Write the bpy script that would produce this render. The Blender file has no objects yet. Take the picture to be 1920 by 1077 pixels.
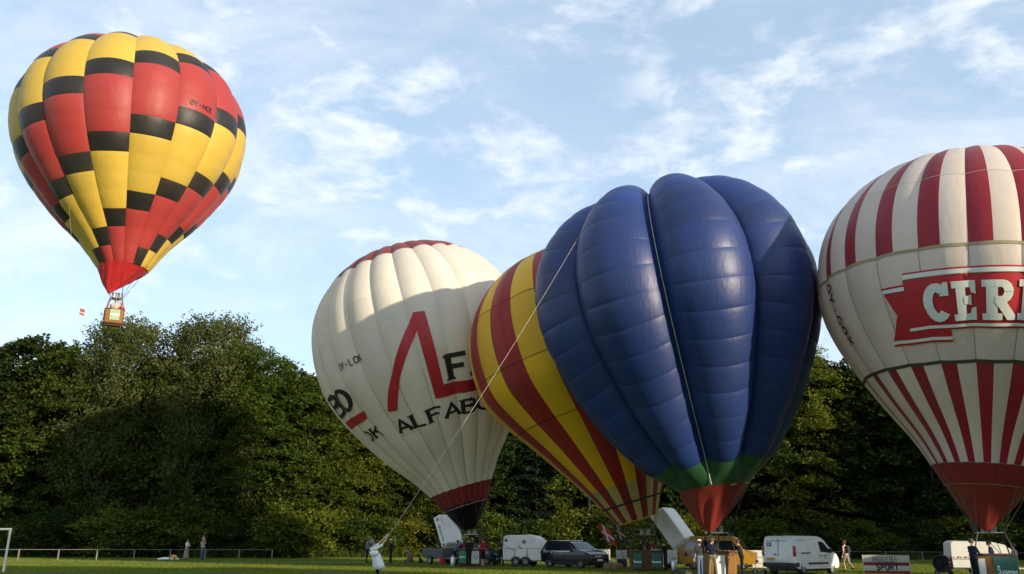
import bpy, bmesh, math, random
import numpy as np
from mathutils import Vector, Matrix, Quaternion

random.seed(7)
rng = np.random.default_rng(7)
scene = bpy.context.scene
COL = scene.collection
RAD = math.radians

# ------------------------------------------------------------------ camera
cam_data = bpy.data.cameras.new('camera')
cam_data.sensor_width = 36.0
cam_data.lens = 36.0 * 1577.0 / 1920.0
cam_data.clip_start = 0.1
cam_data.clip_end = 6000.0
cam = bpy.data.objects.new('camera', cam_data)
COL.objects.link(cam)
PITCH = math.atan(477.5 / 1577.0)
cam.matrix_world = (Matrix.Translation((0, 0, 1.58)) @ Matrix.Rotation(math.pi / 2 + PITCH, 4, 'X')
                    @ Matrix.Rotation(RAD(0.3), 4, 'Z'))
scene.camera = cam

# ------------------------------------------------------------------ sun, sky, exposure
SUN_AZ, SUN_EL = RAD(130.0), RAD(11.0)          # clockwise from +Y (the view direction)
SUN_DIR = Vector((math.sin(SUN_AZ) * math.cos(SUN_EL), math.cos(SUN_AZ) * math.cos(SUN_EL), math.sin(SUN_EL)))
sun_data = bpy.data.lights.new('sun', 'SUN')
sun_data.energy = 4.3
sun_data.angle = RAD(0.55)
sun_data.color = (1.0, 0.84, 0.62)
sun = bpy.data.objects.new('sun', sun_data)
COL.objects.link(sun)
sun.rotation_euler = SUN_DIR.to_track_quat('Z', 'Y').to_euler()
sun.location = (60, -50, 40)

world = bpy.data.worlds.new('World')
scene.world = world
world.use_nodes = True
WN, WL = world.node_tree.nodes, world.node_tree.links
WN.clear()

def wnode(kind, **kw):
    n = WN.new(kind)
    for k, v in kw.items():
        setattr(n, k, v)
    return n

def wmath(op, a, b=None, clamp=False):
    n = WN.new('ShaderNodeMath'); n.operation = op; n.use_clamp = clamp
    for i, v in enumerate((a, b)):
        if v is None: continue
        if isinstance(v, (int, float)): n.inputs[i].default_value = v
        else: WL.new(v, n.inputs[i])
    return n.outputs[0]

def wramp(v, lo, hi):
    n = WN.new('ShaderNodeMapRange'); n.interpolation_type = 'SMOOTHSTEP'
    WL.new(v, n.inputs[0]); n.inputs[1].default_value = lo; n.inputs[2].default_value = hi
    return n.outputs[0]

sky = wnode('ShaderNodeTexSky', sky_type='NISHITA', sun_disc=False, sun_elevation=SUN_EL + RAD(8), sun_rotation=SUN_AZ,
            altitude=0.0, air_density=1.0, dust_density=0.6, ozone_density=1.6)
tc = wnode('ShaderNodeTexCoord')
sep = wnode('ShaderNodeSeparateXYZ'); WL.new(tc.outputs['Generated'], sep.inputs[0])
up = wmath('MAXIMUM', sep.outputs[2], 0.0)
den = wmath('ADD', up, 0.34)
comb = wnode('ShaderNodeCombineXYZ')
WL.new(wmath('DIVIDE', sep.outputs[0], den), comb.inputs[0])
WL.new(wmath('DIVIDE', sep.outputs[1], den), comb.inputs[1])

def wnoise(scale, detail, rough, dist, loc=(0, 0, 0), rot=(0, 0, 0), stretch=(1, 1, 1), src=None):
    mp = wnode('ShaderNodeMapping'); WL.new(src or comb.outputs[0], mp.inputs[0])
    mp.inputs['Location'].default_value = loc; mp.inputs['Rotation'].default_value = rot; mp.inputs['Scale'].default_value = stretch
    n = wnode('ShaderNodeTexNoise'); WL.new(mp.outputs[0], n.inputs['Vector'])
    n.inputs['Scale'].default_value = scale; n.inputs['Detail'].default_value = detail
    n.inputs['Roughness'].default_value = rough; n.inputs['Distortion'].default_value = dist
    return n.outputs['Fac']

DIRV = tc.outputs['Generated']
# rows of small soft puffs, broken up by a wide mask, a ripple veil, and thin streaks
puff = wramp(wnoise(10.5, 9, 0.58, 0.2, (1.3, 4.1, 0.7), (0, 0, 0), (1, 1, 2.1), DIRV), 0.43, 0.72)
pmask = wramp(wnoise(2.3, 3, 0.5, 0.0, (5.2, 0.4, 2.2), (0, 0, 0), (1, 1, 1.4), DIRV), 0.36, 0.56)
veil = wramp(wnoise(3.4, 10, 0.66, 0.35, (2.0, 7.7, 0), (0, 0, RAD(24)), (0.8, 1.35, 1)), 0.36, 0.74)
vmask = wramp(wnoise(1.0, 2, 0.5, 0.0, (0.6, 2.7, 0)), 0.30, 0.58)
streak = wramp(wnoise(2.6, 9, 0.6, 0.5, (3.1, 0.2, 1.4), (0, RAD(31), 0), (0.7, 0.7, 6.5), DIRV), 0.52, 0.76)
smask = wramp(sep.outputs[0], 0.18, 0.45)
cl = wmath('MAXIMUM', wmath('MULTIPLY', wmath('MULTIPLY', puff, pmask), 0.68),
           wmath('MAXIMUM', wmath('MULTIPLY', wmath('MULTIPLY', veil, vmask), 0.58), wmath('MULTIPLY', wmath('MULTIPLY', streak, smask), 0.32)), True)
# thin high haze that whitens towards the horizon
hz_ = wmath('ADD', wmath('MULTIPLY', wmath('POWER', wmath('SUBTRACT', 1.0, up), 5.0), 0.42), 0.44)
mixh = wnode('ShaderNodeMixRGB'); WL.new(hz_, mixh.inputs[0]); WL.new(sky.outputs[0], mixh.inputs[1])
mixh.inputs[2].default_value = (3.60, 4.62, 5.62, 1)
mixc = wnode('ShaderNodeMixRGB'); WL.new(cl, mixc.inputs[0]); WL.new(mixh.outputs[0], mixc.inputs[1])
mixc.inputs[2].default_value = (5.7, 5.75, 5.8, 1)
bg = wnode('ShaderNodeBackground'); WL.new(mixc.outputs[0], bg.inputs[0]); bg.inputs[1].default_value = 0.14
wo = wnode('ShaderNodeOutputWorld'); WL.new(bg.outputs[0], wo.inputs[0])

vs = scene.view_settings
vs.view_transform = 'Standard'; vs.look = 'None'; vs.gamma = 1.0; vs.use_curve_mapping = False
vs.exposure = 0.62
scene.cycles.use_denoising = True
scene.cycles.max_bounces = 6
scene.cycles.transparent_max_bounces = 8
scene.cycles.sample_clamp_indirect = 4.0

# ------------------------------------------------------------------ materials
def material(name, col, rough=0.6, metal=0.0, var=0.12, scale=3.0, bump=0.0, bscale=20.0, bstretch=(1, 1, 1), trans=0.0,
             spec=0.5, col2=None, sheen=0.0, coat=0.0, dirt=0.0, tone=0.0, per_island=0.0, obj_random=0.0, emission=None):
    m = bpy.data.materials.new(name); m.use_nodes = True
    N, Lk = m.node_tree.nodes, m.node_tree.links
    N.clear()
    out = N.new('ShaderNodeOutputMaterial'); p = N.new('ShaderNodeBsdfPrincipled')
    p.inputs['Roughness'].default_value = rough; p.inputs['Metallic'].default_value = metal
    p.inputs['Specular IOR Level'].default_value = spec
    p.inputs['Sheen Weight'].default_value = sheen; p.inputs['Coat Weight'].default_value = coat
    t = N.new('ShaderNodeTexCoord')
    n = N.new('ShaderNodeTexNoise'); n.inputs['Scale'].default_value = scale; n.inputs['Detail'].default_value = 5
    Lk.new(t.outputs['Object'], n.inputs['Vector'])
    mx = N.new('ShaderNodeMixRGB'); Lk.new(n.outputs['Fac'], mx.inputs[0])
    c2 = col2 or tuple(c * (1 - 2 * var) for c in col)
    c1 = col if col2 else tuple(min(1, c * (1 + var)) for c in col)
    mx.inputs[1].default_value = (*c1, 1); mx.inputs[2].default_value = (*c2, 1)
    last = mx.outputs[0]
    if dirt > 0:
        n2 = N.new('ShaderNodeTexNoise'); n2.inputs['Scale'].default_value = scale * 0.45; n2.inputs['Detail'].default_value = 8
        n2.inputs['Roughness'].default_value = 0.65
        Lk.new(t.outputs['Object'], n2.inputs['Vector'])
        r = N.new('ShaderNodeMapRange'); Lk.new(n2.outputs['Fac'], r.inputs[0]); r.inputs[1].default_value = 0.45; r.inputs[2].default_value = 0.72
        ml = N.new('ShaderNodeMath'); ml.operation = 'MULTIPLY'; Lk.new(r.outputs[0], ml.inputs[0]); ml.inputs[1].default_value = dirt
        m3 = N.new('ShaderNodeMixRGB'); Lk.new(ml.outputs[0], m3.inputs[0]); Lk.new(last, m3.inputs[1]); m3.inputs[2].default_value = (0.16, 0.13, 0.09, 1)
        last = m3.outputs[0]
    if tone > 0:
        oi0 = N.new('ShaderNodeObjectInfo'); hv = N.new('ShaderNodeHueSaturation'); Lk.new(last, hv.inputs['Color'])
        a0 = N.new('ShaderNodeMapRange'); Lk.new(oi0.outputs['Random'], a0.inputs[0]); a0.inputs[3].default_value = 1 - tone; a0.inputs[4].default_value = 1 + tone * .6
        Lk.new(a0.outputs[0], hv.inputs['Value']); last = hv.outputs[0]
    if per_island > 0 or obj_random > 0:
        hs = N.new('ShaderNodeHueSaturation'); Lk.new(last, hs.inputs['Color'])
        if per_island > 0:
            g = N.new('ShaderNodeNewGeometry'); rv = g.outputs['Random Per Island']
            a = N.new('ShaderNodeMapRange'); Lk.new(rv, a.inputs[0]); a.inputs[3].default_value = 1 - per_island; a.inputs[4].default_value = 1 + per_island
            Lk.new(a.outputs[0], hs.inputs['Value'])
        if obj_random > 0:
            oi = N.new('ShaderNodeObjectInfo')
            a = N.new('ShaderNodeMapRange'); Lk.new(oi.outputs['Random'], a.inputs[0]); a.inputs[3].default_value = 0.5 - obj_random; a.inputs[4].default_value = 0.5 + obj_random
            Lk.new(a.outputs[0], hs.inputs['Hue'])
        last = hs.outputs[0]
    Lk.new(last, p.inputs['Base Color'])
    if bump > 0:
        mp = N.new('ShaderNodeMapping'); mp.inputs['Scale'].default_value = bstretch; Lk.new(t.outputs['Object'], mp.inputs[0])
        nb = N.new('ShaderNodeTexNoise'); nb.inputs['Scale'].default_value = bscale; nb.inputs['Detail'].default_value = 4
        Lk.new(mp.outputs[0], nb.inputs['Vector'])
        b = N.new('ShaderNodeBump'); b.inputs['Strength'].default_value = bump; b.inputs['Distance'].default_value = 0.05
        Lk.new(nb.outputs['Fac'], b.inputs['Height']); Lk.new(b.outputs[0], p.inputs['Normal'])
    sh = p.outputs[0]
    if trans > 0:
        tr = N.new('ShaderNodeBsdfTranslucent'); Lk.new(last, tr.inputs['Color'])
        ms = N.new('ShaderNodeMixShader'); ms.inputs[0].default_value = trans
        Lk.new(sh, ms.inputs[1]); Lk.new(tr.outputs[0], ms.inputs[2]); sh = ms.outputs[0]
    Lk.new(sh, out.inputs[0])
    return m

def fabric(name, col, rough=0.5, trans=0.2, dirt=0.14, spec=0.35, bump=0.38, var=0.07):
    return material(name, col, rough=rough, trans=trans, dirt=dirt, spec=spec, scale=0.55, var=var, bump=bump, bscale=3.0, bstretch=(1, 1, 0.4), sheen=0.05, tone=0.07)

M = {}
M['red'] = fabric('red nylon', (0.40, 0.045, 0.042))
M['yellow'] = fabric('yellow nylon', (0.62, 0.42, 0.060))
M['scoop_black'] = fabric('black scoop cloth', (0.006, 0.006, 0.006), trans=0.0, spec=0.1)
M['fence_grey'] = material('dull grey fence paint', (0.10, 0.10, 0.085), 0.8, var=0.15)
M['black_cloth'] = fabric('black nylon', (0.013, 0.011, 0.010), trans=0.02)
M['scarlet'] = fabric('scarlet flame proof cloth', (0.50, 0.022, 0.028), bump=0.5)
M['cream'] = fabric('cream white nylon', (0.80, 0.74, 0.64), trans=0.32)
M['maroon'] = fabric('maroon nylon', (0.24, 0.020, 0.024))
M['c_yellow'] = fabric('golden yellow nylon', (0.85, 0.48, 0.016))
M['c_red'] = fabric('dark red nylon', (0.36, 0.020, 0.020))
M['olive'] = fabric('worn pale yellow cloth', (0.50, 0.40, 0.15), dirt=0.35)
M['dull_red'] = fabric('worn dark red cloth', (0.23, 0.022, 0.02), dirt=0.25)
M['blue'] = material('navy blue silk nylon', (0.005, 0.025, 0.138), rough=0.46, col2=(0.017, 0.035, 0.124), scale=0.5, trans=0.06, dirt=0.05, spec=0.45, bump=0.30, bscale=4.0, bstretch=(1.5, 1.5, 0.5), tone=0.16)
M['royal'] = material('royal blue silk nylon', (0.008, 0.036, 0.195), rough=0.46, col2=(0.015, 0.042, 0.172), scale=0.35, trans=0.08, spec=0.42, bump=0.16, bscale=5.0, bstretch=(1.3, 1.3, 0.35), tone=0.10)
M['green'] = fabric('dark green nylon', (0.020, 0.080, 0.030), rough=0.42, trans=0.10)
M['rust'] = fabric('faded red scoop cloth', (0.24, 0.028, 0.020), dirt=0.3, bump=0.6)
M['rose_white'] = fabric('off white nylon', (0.80, 0.69, 0.60), trans=0.34)
M['crimson'] = fabric('crimson nylon', (0.31, 0.014, 0.028))
M['tan_tape'] = material('tan belt tape', (0.30, 0.25, 0.14), 0.7)
M['green_tape'] = material('dark olive belt tape', (0.045, 0.05, 0.025), 0.7)
M['thin_tape'] = material('grey load tape', (0.20, 0.17, 0.13), 0.7)
M['dark_tape'] = material('black load tape', (0.018, 0.016, 0.015), 0.7)
M['pale_tape'] = material('pale load tape', (0.55, 0.48, 0.40), 0.7)
M['ink'] = material('black print', (0.010, 0.010, 0.012), 0.55, var=0.05)
M['print_red'] = material('red print', (0.42, 0.016, 0.026), 0.5, var=0.06, scale=0.6)
M['print_white'] = material('white print', (0.66, 0.68, 0.63), 0.5, var=0.04, scale=0.6)
M['rope'] = material('pale rope', (0.50, 0.44, 0.35), 0.85)
M['wire'] = material('steel wire', (0.10, 0.10, 0.10), 0.45, metal=0.6)
M['steel'] = material('brushed steel', (0.48, 0.48, 0.48), 0.32, metal=0.9, bump=0.05)
M['dark_steel'] = material('dark metal', (0.05, 0.05, 0.055), 0.4, metal=0.7)
M['galv'] = material('galvanised steel', (0.34, 0.35, 0.36), 0.45, metal=0.6, dirt=0.2)
M['pale_green'] = material('pale green banner cloth', (0.30, 0.38, 0.22), 0.6)
M['wicker'] = material('woven wicker', (0.42, 0.20, 0.055), 0.7, var=0.3, scale=24, bump=1.0, bscale=30, bstretch=(1, 1, 2.6))
M['wicker_dark'] = material('dark wicker', (0.17, 0.085, 0.04), 0.7, var=0.3, scale=24, bump=1.0, bscale=30, bstretch=(1, 1, 2.6))
M['leather'] = material('brown leather rim', (0.10, 0.04, 0.022), 0.5)
M['red_pad'] = material('red padded sleeve', (0.25, 0.03, 0.04), 0.7)
M['wood'] = material('plywood base', (0.30, 0.19, 0.09), 0.7)
M['teal'] = material('teal banner cloth', (0.028, 0.125, 0.150), 0.6, col2=(0.022, 0.10, 0.045), scale=1.3)
M['green_ban'] = material('green banner cloth', (0.03, 0.22, 0.10), 0.6)
M['white_ban'] = material('white banner cloth', (0.72, 0.72, 0.70), 0.6, var=0.05)
M['pale_blue'] = material('pale blue banner cloth', (0.34, 0.46, 0.58), 0.6, var=0.1)
M['white_paint'] = material('white vehicle paint', (0.82, 0.82, 0.80), 0.28, coat=0.4, var=0.03, dirt=0.10)
M['white_grp'] = material('white fibreglass', (0.82, 0.81, 0.77), 0.42, var=0.04, dirt=0.14)
M['grey_grp'] = material('grey trailer tub', (0.085, 0.095, 0.115), 0.5, var=0.1, dirt=0.2)
M['black_paint'] = material('black car paint', (0.008, 0.010, 0.016), 0.2, coat=0.35, spec=0.35, var=0.05)
M['blue_paint'] = material('dark blue car paint', (0.014, 0.024, 0.048), 0.16, coat=0.8, var=0.05)
M['orange_paint'] = material('yellow orange van paint', (0.52, 0.27, 0.020), 0.4, coat=0.3, var=0.06, dirt=0.15)
M['glass'] = material('dark window glass', (0.015, 0.02, 0.026), 0.05, spec=0.8, var=0.02)
M['pane'] = material('curtained window glass', (0.26, 0.31, 0.38), 0.08, spec=0.8, var=0.1)
M['chrome'] = material('bright trim', (0.62, 0.62, 0.62), 0.18, metal=1.0)
M['trim'] = material('black plastic trim', (0.022, 0.022, 0.024), 0.55)
M['tyre'] = material('tyre rubber', (0.018, 0.018, 0.018), 0.85)
M['rim'] = material('alloy rim', (0.36, 0.36, 0.37), 0.35, metal=0.7)
M['rim_white'] = material('pale steel rim', (0.55, 0.55, 0.53), 0.45, metal=0.2)
M['lamp_glass'] = material('headlight glass', (0.55, 0.58, 0.60), 0.12, spec=0.9)
M['tail_red'] = material('tail light red', (0.35, 0.02, 0.02), 0.2)
M['amber'] = material('amber reflector', (0.62, 0.28, 0.03), 0.3)
M['plate'] = material('white number plate', (0.62, 0.62, 0.60), 0.4)
M['plate_y'] = material('yellow number plate', (0.55, 0.42, 0.05), 0.4)
M['purple'] = material('purple sticker', (0.16, 0.12, 0.30), 0.5)
M['grey_print'] = material('grey print', (0.22, 0.23, 0.25), 0.6)
M['flag_red'] = material('flag red cloth', (0.42, 0.022, 0.03), 0.7, trans=0.2)
M['flag_white'] = material('flag white cloth', (0.72, 0.70, 0.66), 0.7, trans=0.2)
M['flag_blue'] = material('flag blue cloth', (0.012, 0.03, 0.13), 0.7, trans=0.2)
M['flag_yellow'] = material('flag yellow cloth', (0.66, 0.46, 0.05), 0.7, trans=0.2)
M['goal_paint'] = material('white goal paint', (0.74, 0.70, 0.60), 0.5, var=0.08, dirt=0.1)
M['fence_paint'] = material('weathered white fence paint', (0.17, 0.165, 0.14), 0.8, var=0.15, dirt=0.3)
M['sign_white'] = material('white sign board', (0.66, 0.65, 0.62), 0.55, var=0.05, dirt=0.1)
M['sign_red'] = material('dark red sign stripe', (0.26, 0.015, 0.022), 0.55)
M['bark'] = material('bark', (0.085, 0.068, 0.05), 0.9, var=0.3, scale=4, bump=1.0, bscale=7, bstretch=(1, 1, 0.25))
M['sack'] = material('brown canvas sack', (0.20, 0.11, 0.05), 0.9, var=0.2, bump=0.6, bscale=14)

def leaf_mat(name, col, col2, tr=0.30):
    return material(name, col, 0.62, col2=col2, scale=0.35, trans=tr, per_island=0.28, obj_random=0.012, spec=0.10)
LEAF = [leaf_mat('beech leaves', (0.026, 0.055, 0.008), (0.104, 0.134, 0.016)),
        leaf_mat('dark elm leaves', (0.014, 0.032, 0.009), (0.050, 0.076, 0.014)),
        leaf_mat('yellow green leaves', (0.175, 0.178, 0.022), (0.066, 0.100, 0.012)),
        leaf_mat('grey green willow leaves', (0.038, 0.056, 0.017), (0.110, 0.126, 0.038)),
        leaf_mat('blue green fir needles', (0.010, 0.026, 0.013), (0.030, 0.048, 0.024), 0.15)]

def cloth(name, col, rough=0.85):
    return material('cloth ' + name, col, rough, var=0.12, scale=7, bump=0.35, bscale=16, spec=0.15)
SKIN = material('skin', (0.48, 0.27, 0.18), 0.55, var=0.08, scale=9)
EYE = material('eye', (0.03, 0.025, 0.02), 0.3)
LIP = material('lip', (0.34, 0.13, 0.11), 0.5)

# ------------------------------------------------------------------ helpers
def link(o):
    COL.objects.link(o); return o

def tag(o, label=None, cat=None, group=None, kind=None):
    if label: o['label'] = label
    if cat: o['category'] = cat
    if group: o['group'] = group
    if kind: o['kind'] = kind
    return o

def thing(name, label, cat, loc=(0, 0, 0), rz=0.0, group=None):
    o = bpy.data.objects.new(name, None); o.empty_display_size = 0.3
    link(o); o.location = loc; o.rotation_euler = (0, 0, rz)
    return tag(o, label, cat, group)

def mesh_object(name, me, parent=None):
    o = bpy.data.objects.new(name, me); link(o)
    if parent is not None: o.parent = parent
    return o

def raw_mesh(name, V, F4):
    """quads from arrays, fast"""
    me = bpy.data.meshes.new(name)
    V = np.asarray(V, np.float32); F4 = np.asarray(F4, np.int32)
    me.vertices.add(len(V)); me.vertices.foreach_set('co', V.ravel())
    k = F4.shape[1]
    me.loops.add(F4.size); me.loops.foreach_set('vertex_index', F4.ravel())
    me.polygons.add(len(F4))
    me.polygons.foreach_set('loop_start', np.arange(0, F4.size, k, dtype=np.int32))
    me.update(calc_edges=True); me.validate()
    return me

class MB:
    """collects shapes; build() links them as one mesh object"""
    def __init__(s):
        s.v, s.f, s.m = [], [], []
    def add(s, verts, faces, mi=0):
        b = len(s.v); s.v += [tuple(map(float, v)) for v in verts]
        s.f += [tuple(b + i for i in f) for f in faces]; s.m += [mi] * len(faces); return s
    def bm(s, bm, mi=0, mat=None):
        bm.verts.ensure_lookup_table(); bm.verts.index_update()
        s.add([(mat @ v.co if mat else v.co) for v in bm.verts], [[v.index for v in f.verts] for f in bm.faces], mi); bm.free(); return s
    def box(s, c, d, mi=0, bev=0.0, rot=None):
        bm = bmesh.new(); bmesh.ops.create_cube(bm, size=1.0)
        for v in bm.verts: v.co = Vector((v.co.x * d[0], v.co.y * d[1], v.co.z * d[2]))
        if bev > 0: bmesh.ops.bevel(bm, geom=bm.edges[:], offset=bev, segments=2, profile=0.6, affect='EDGES')
        m = Matrix.Translation(c)
        if rot is not None: m = m @ (rot if isinstance(rot, Matrix) else Matrix.Rotation(rot, 4, 'Z'))
        return s.bm(bm, mi, m)
    def path(s, pts, r, n=8, mi=0, cap=True):
        pts = [Vector(p) for p in pts]; rs = r if isinstance(r, (list, tuple)) else [r] * len(pts)
        rings = []; up = None
        for i, p in enumerate(pts):
            d = (pts[min(i + 1, len(pts) - 1)] - pts[max(i - 1, 0)])
            d = d.normalized() if d.length > 1e-9 else Vector((0, 0, 1))
            if up is None: up = Vector((0, 0, 1)) if abs(d.z) < 0.9 else Vector((1, 0, 0))
            x = d.cross(up)
            if x.length < 1e-5: x = d.orthogonal()
            x.normalize(); y = x.cross(d); up = y
            rings.append([p + (x * math.cos(a) + y * math.sin(a)) * rs[i] for a in [2 * math.pi * k / n for k in range(n)]])
        return s.loft(rings, mi, cap)
    def loft(s, rings, mi=0, cap=True, closed=True):
        n = len(rings[0]); V = [p for r in rings for p in r]; Fc = []
        for i in range(len(rings) - 1):
            for k in range(n if closed else n - 1):
                a, b = i * n + k, i * n + (k + 1) % n
                Fc.append((a, b, b + n, a + n))
        if cap and closed:
            Fc.append(tuple(range(n - 1, -1, -1))); Fc.append(tuple((len(rings) - 1) * n + k for k in range(n)))
        return s.add(V, Fc, mi)
    def lathe(s, prof, n=20, mi=0, mat=None):
        """profile (r, z) about z"""
        rings = [[Vector((max(r, 1e-4) * math.cos(2 * math.pi * k / n), max(r, 1e-4) * math.sin(2 * math.pi * k / n), z)) for k in range(n)] for r, z in prof]
        if mat: rings = [[mat @ p for p in r] for r in rings]
        return s.loft(rings, mi, True)
    def quad(s, a, b, c, d, mi=0): return s.add([a, b, c, d], [(0, 1, 2, 3)], mi)
    def build(s, name, mats, parent=None, sharp=35, smooth=True):
        me = bpy.data.meshes.new(name); me.from_pydata(s.v, [], s.f)
        for m in (mats if isinstance(mats, (list, tuple)) else [mats]): me.materials.append(m)
        me.polygons.foreach_set('material_index', s.m)
        bm = bmesh.new(); bm.from_mesh(me); bmesh.ops.recalc_face_normals(bm, faces=bm.faces[:]); bm.to_mesh(me); bm.free()
        if smooth:
            me.polygons.foreach_set('use_smooth', [True] * len(me.polygons)); me.set_sharp_from_angle(angle=RAD(sharp))
        me.update()
        return mesh_object(name, me, parent)

def rounded_rect(hx, hy, r, z, n=4):
    out = []
    for cx, cy, a0 in ((hx - r, hy - r, 0), (-hx + r, hy - r, 90), (-hx + r, -hy + r, 180), (hx - r, -hy + r, 270)):
        for k in range(n + 1):
            a = RAD(a0 + 90 * k / n); out.append(Vector((cx + r * math.cos(a), cy + r * math.sin(a), z)))
    return out

def sheet(polys, fmap, gx, gy):
    """flat outlines -> triangulated, cut by a grid, mapped onto a curved surface. polys: lists of (u, v)"""
    V, Fc = [], []
    for pi, poly in enumerate(polys):
        bm = bmesh.new()
        vs_ = [bm.verts.new((p[0], p[1], 0)) for p in poly]
        try: bm.faces.new(vs_)
        except ValueError: bm.free(); continue
        bmesh.ops.triangulate(bm, faces=bm.faces[:])
        us, ws = [p[0] for p in poly], [p[1] for p in poly]
        for step, lo, hi, no in ((gx, min(us), max(us), (1, 0, 0)), (gy, min(ws), max(ws), (0, 1, 0))):
            k = math.ceil(lo / step)
            while k * step < hi:
                co = (k * step, 0, 0) if no[0] else (0, k * step, 0)
                bmesh.ops.bisect_plane(bm, geom=bm.verts[:] + bm.edges[:] + bm.faces[:], dist=1e-7, plane_co=co, plane_no=no)
                k += 1
        bm.verts.index_update(); b = len(V)
        V += [fmap(v.co.x, v.co.y, pi) for v in bm.verts]
        Fc += [[b + v.index for v in f.verts] for f in bm.faces]
        bm.free()
    return V, Fc

# ------------------------------------------------------------------ stroke lettering
def stroke(pts, w, closed=False):
    """thick polyline -> convex quads (each its own outline)"""
    out = []; n = len(pts); seg = list(zip(pts, pts[1:] + (pts[:1] if closed else [])))
    if not closed: seg = seg[:n - 1]
    def nrm(a, b):
        dx, dy = b[0] - a[0], b[1] - a[1]; l = math.hypot(dx, dy) or 1; return -dy / l, dx / l
    N_ = [nrm(a, b) for a, b in seg]
    def off(i):
        if closed: a, b = N_[(i - 1) % len(N_)], N_[i % len(N_)]
        else: a, b = N_[max(i - 1, 0)], N_[min(i, len(N_) - 1)]
        x, y = a[0] + b[0], a[1] + b[1]; l = math.hypot(x, y) or 1; x, y = x / l, y / l
        c = max(0.45, x * a[0] + y * a[1]); return x / c * w / 2, y / c * w / 2
    for i, (a, b) in enumerate(seg):
        o1, o2 = off(i), off((i + 1) if not closed else (i + 1) % n)
        out.append([(a[0] + o1[0], a[1] + o1[1]), (a[0] - o1[0], a[1] - o1[1]), (b[0] - o2[0], b[1] - o2[1]), (b[0] + o2[0], b[1] + o2[1])])
    return out

def arc(cx, cy, rx, ry, a0, a1, n=12):
    return [(cx + rx * math.cos(RAD(a0 + (a1 - a0) * i / n)), cy + ry * math.sin(RAD(a0 + (a1 - a0) * i / n))) for i in range(n + 1)]

GL = {  # skeletons in a box of width .7 and height 1 : list of (points, closed)
 'A': [[(0.02, 0), (.35, 1), (.68, 0)], [(.15, .33), (.55, .33)]],
 'B': [[(.08, 0), (.08, 1)], [(.08, 1), (.40, 1)] + arc(.40, .77, .22, .23, 90, -90, 8) + [(.08, .54)], [(.40, .54)] + arc(.40, .27, .26, .27, 90, -90, 8) + [(.08, 0)]],
 'C': [arc(.36, .5, .30, .5, 40, 320, 16)],
 'D': [[(.08, 0), (.08, 1), (.28, 1)] + arc(.28, .5, .38, .5, 90, -90, 12) + [(.08, 0)]],
 'E': [[(.62, 1), (.08, 1), (.08, 0), (.62, 0)], [(.08, .52), (.52, .52)]],
 'F': [[(.64, 1), (.08, 1), (.08, 0)], [(.08, .52), (.54, .52)]],
 'G': [arc(.36, .5, .30, .5, 40, 300, 14) + [(.66, .10), (.66, .46), (.42, .46)]],
 'K': [[(.08, 0), (.08, 1)], [(.64, 1), (.09, .42)], [(.26, .60), (.68, 0)]],
 'L': [[(.08, 1), (.08, 0), (.60, 0)]],
 'M': [[(.04, 0), (.08, 1), (.36, .25), (.64, 1), (.68, 0)]],
 'N': [[(.08, 0), (.08, 1), (.62, 0), (.62, 1)]],
 'O': [('c', arc(.36, .5, .30, .5, 0, 360, 22)[:-1])],
 'P': [[(.08, 0), (.08, 1), (.38, 1)] + arc(.38, .75, .24, .25, 90, -90, 8) + [(.08, .5)]],
 'R': [[(.08, 0), (.08, 1), (.38, 1)] + arc(.38, .75, .24, .25, 90, -90, 8) + [(.08, .5)], [(.34, .5), (.66, 0)]],
 'S': [arc(.35, .75, .27, .25, 30, 250, 9) + arc(.35, .25, .28, .25, 90, -150, 10)[1:]],
 'T': [[(.02, 1), (.68, 1)], [(.35, 1), (.35, 0)]],
 'U': [[(.08, 1), (.08, .28)] + arc(.35, .28, .27, .28, 180, 360, 8) + [(.62, 1)]],
 'X': [[(.04, 0), (.66, 1)], [(.04, 1), (.66, 0)]],
 'Y': [[(.02, 1), (.35, .5), (.68, 1)], [(.35, .5), (.35, 0)]],
 '-': [[(.16, .45), (.54, .45)]],
}
SERIF = {'A': [(-.06, .14, 0), (.54, .82, 0)], 'L': [(-.08, .24, 1), (-.08, .1, 0)], 'F': [(-.08, .24, 0), (-.08, .1, 1)], 'B': [(-.08, .1, 0), (-.08, .1, 1)],
         'D': [(-.08, .1, 0), (-.08, .1, 1)], 'K': [(-.06, .24, 0), (-.06, .24, 1), (.50, .76, 1), (.54, .84, 0)]}
def glyph(ch, w=0.15, serif=False):
    out = []
    for st in GL[ch]:
        if isinstance(st, tuple): out += stroke(list(st[1]), w, True)
        else: out += stroke(list(st), w)
    if serif and ch in SERIF:
        for x0, x1, y in SERIF[ch]:
            h = w * 0.42; s0 = (1 - h if y else 0) + (w * .25 if y else -w * .25); out.append([(x0, s0), (x1, s0), (x1, s0 + h), (x0, s0 + h)])
    return out

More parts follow.
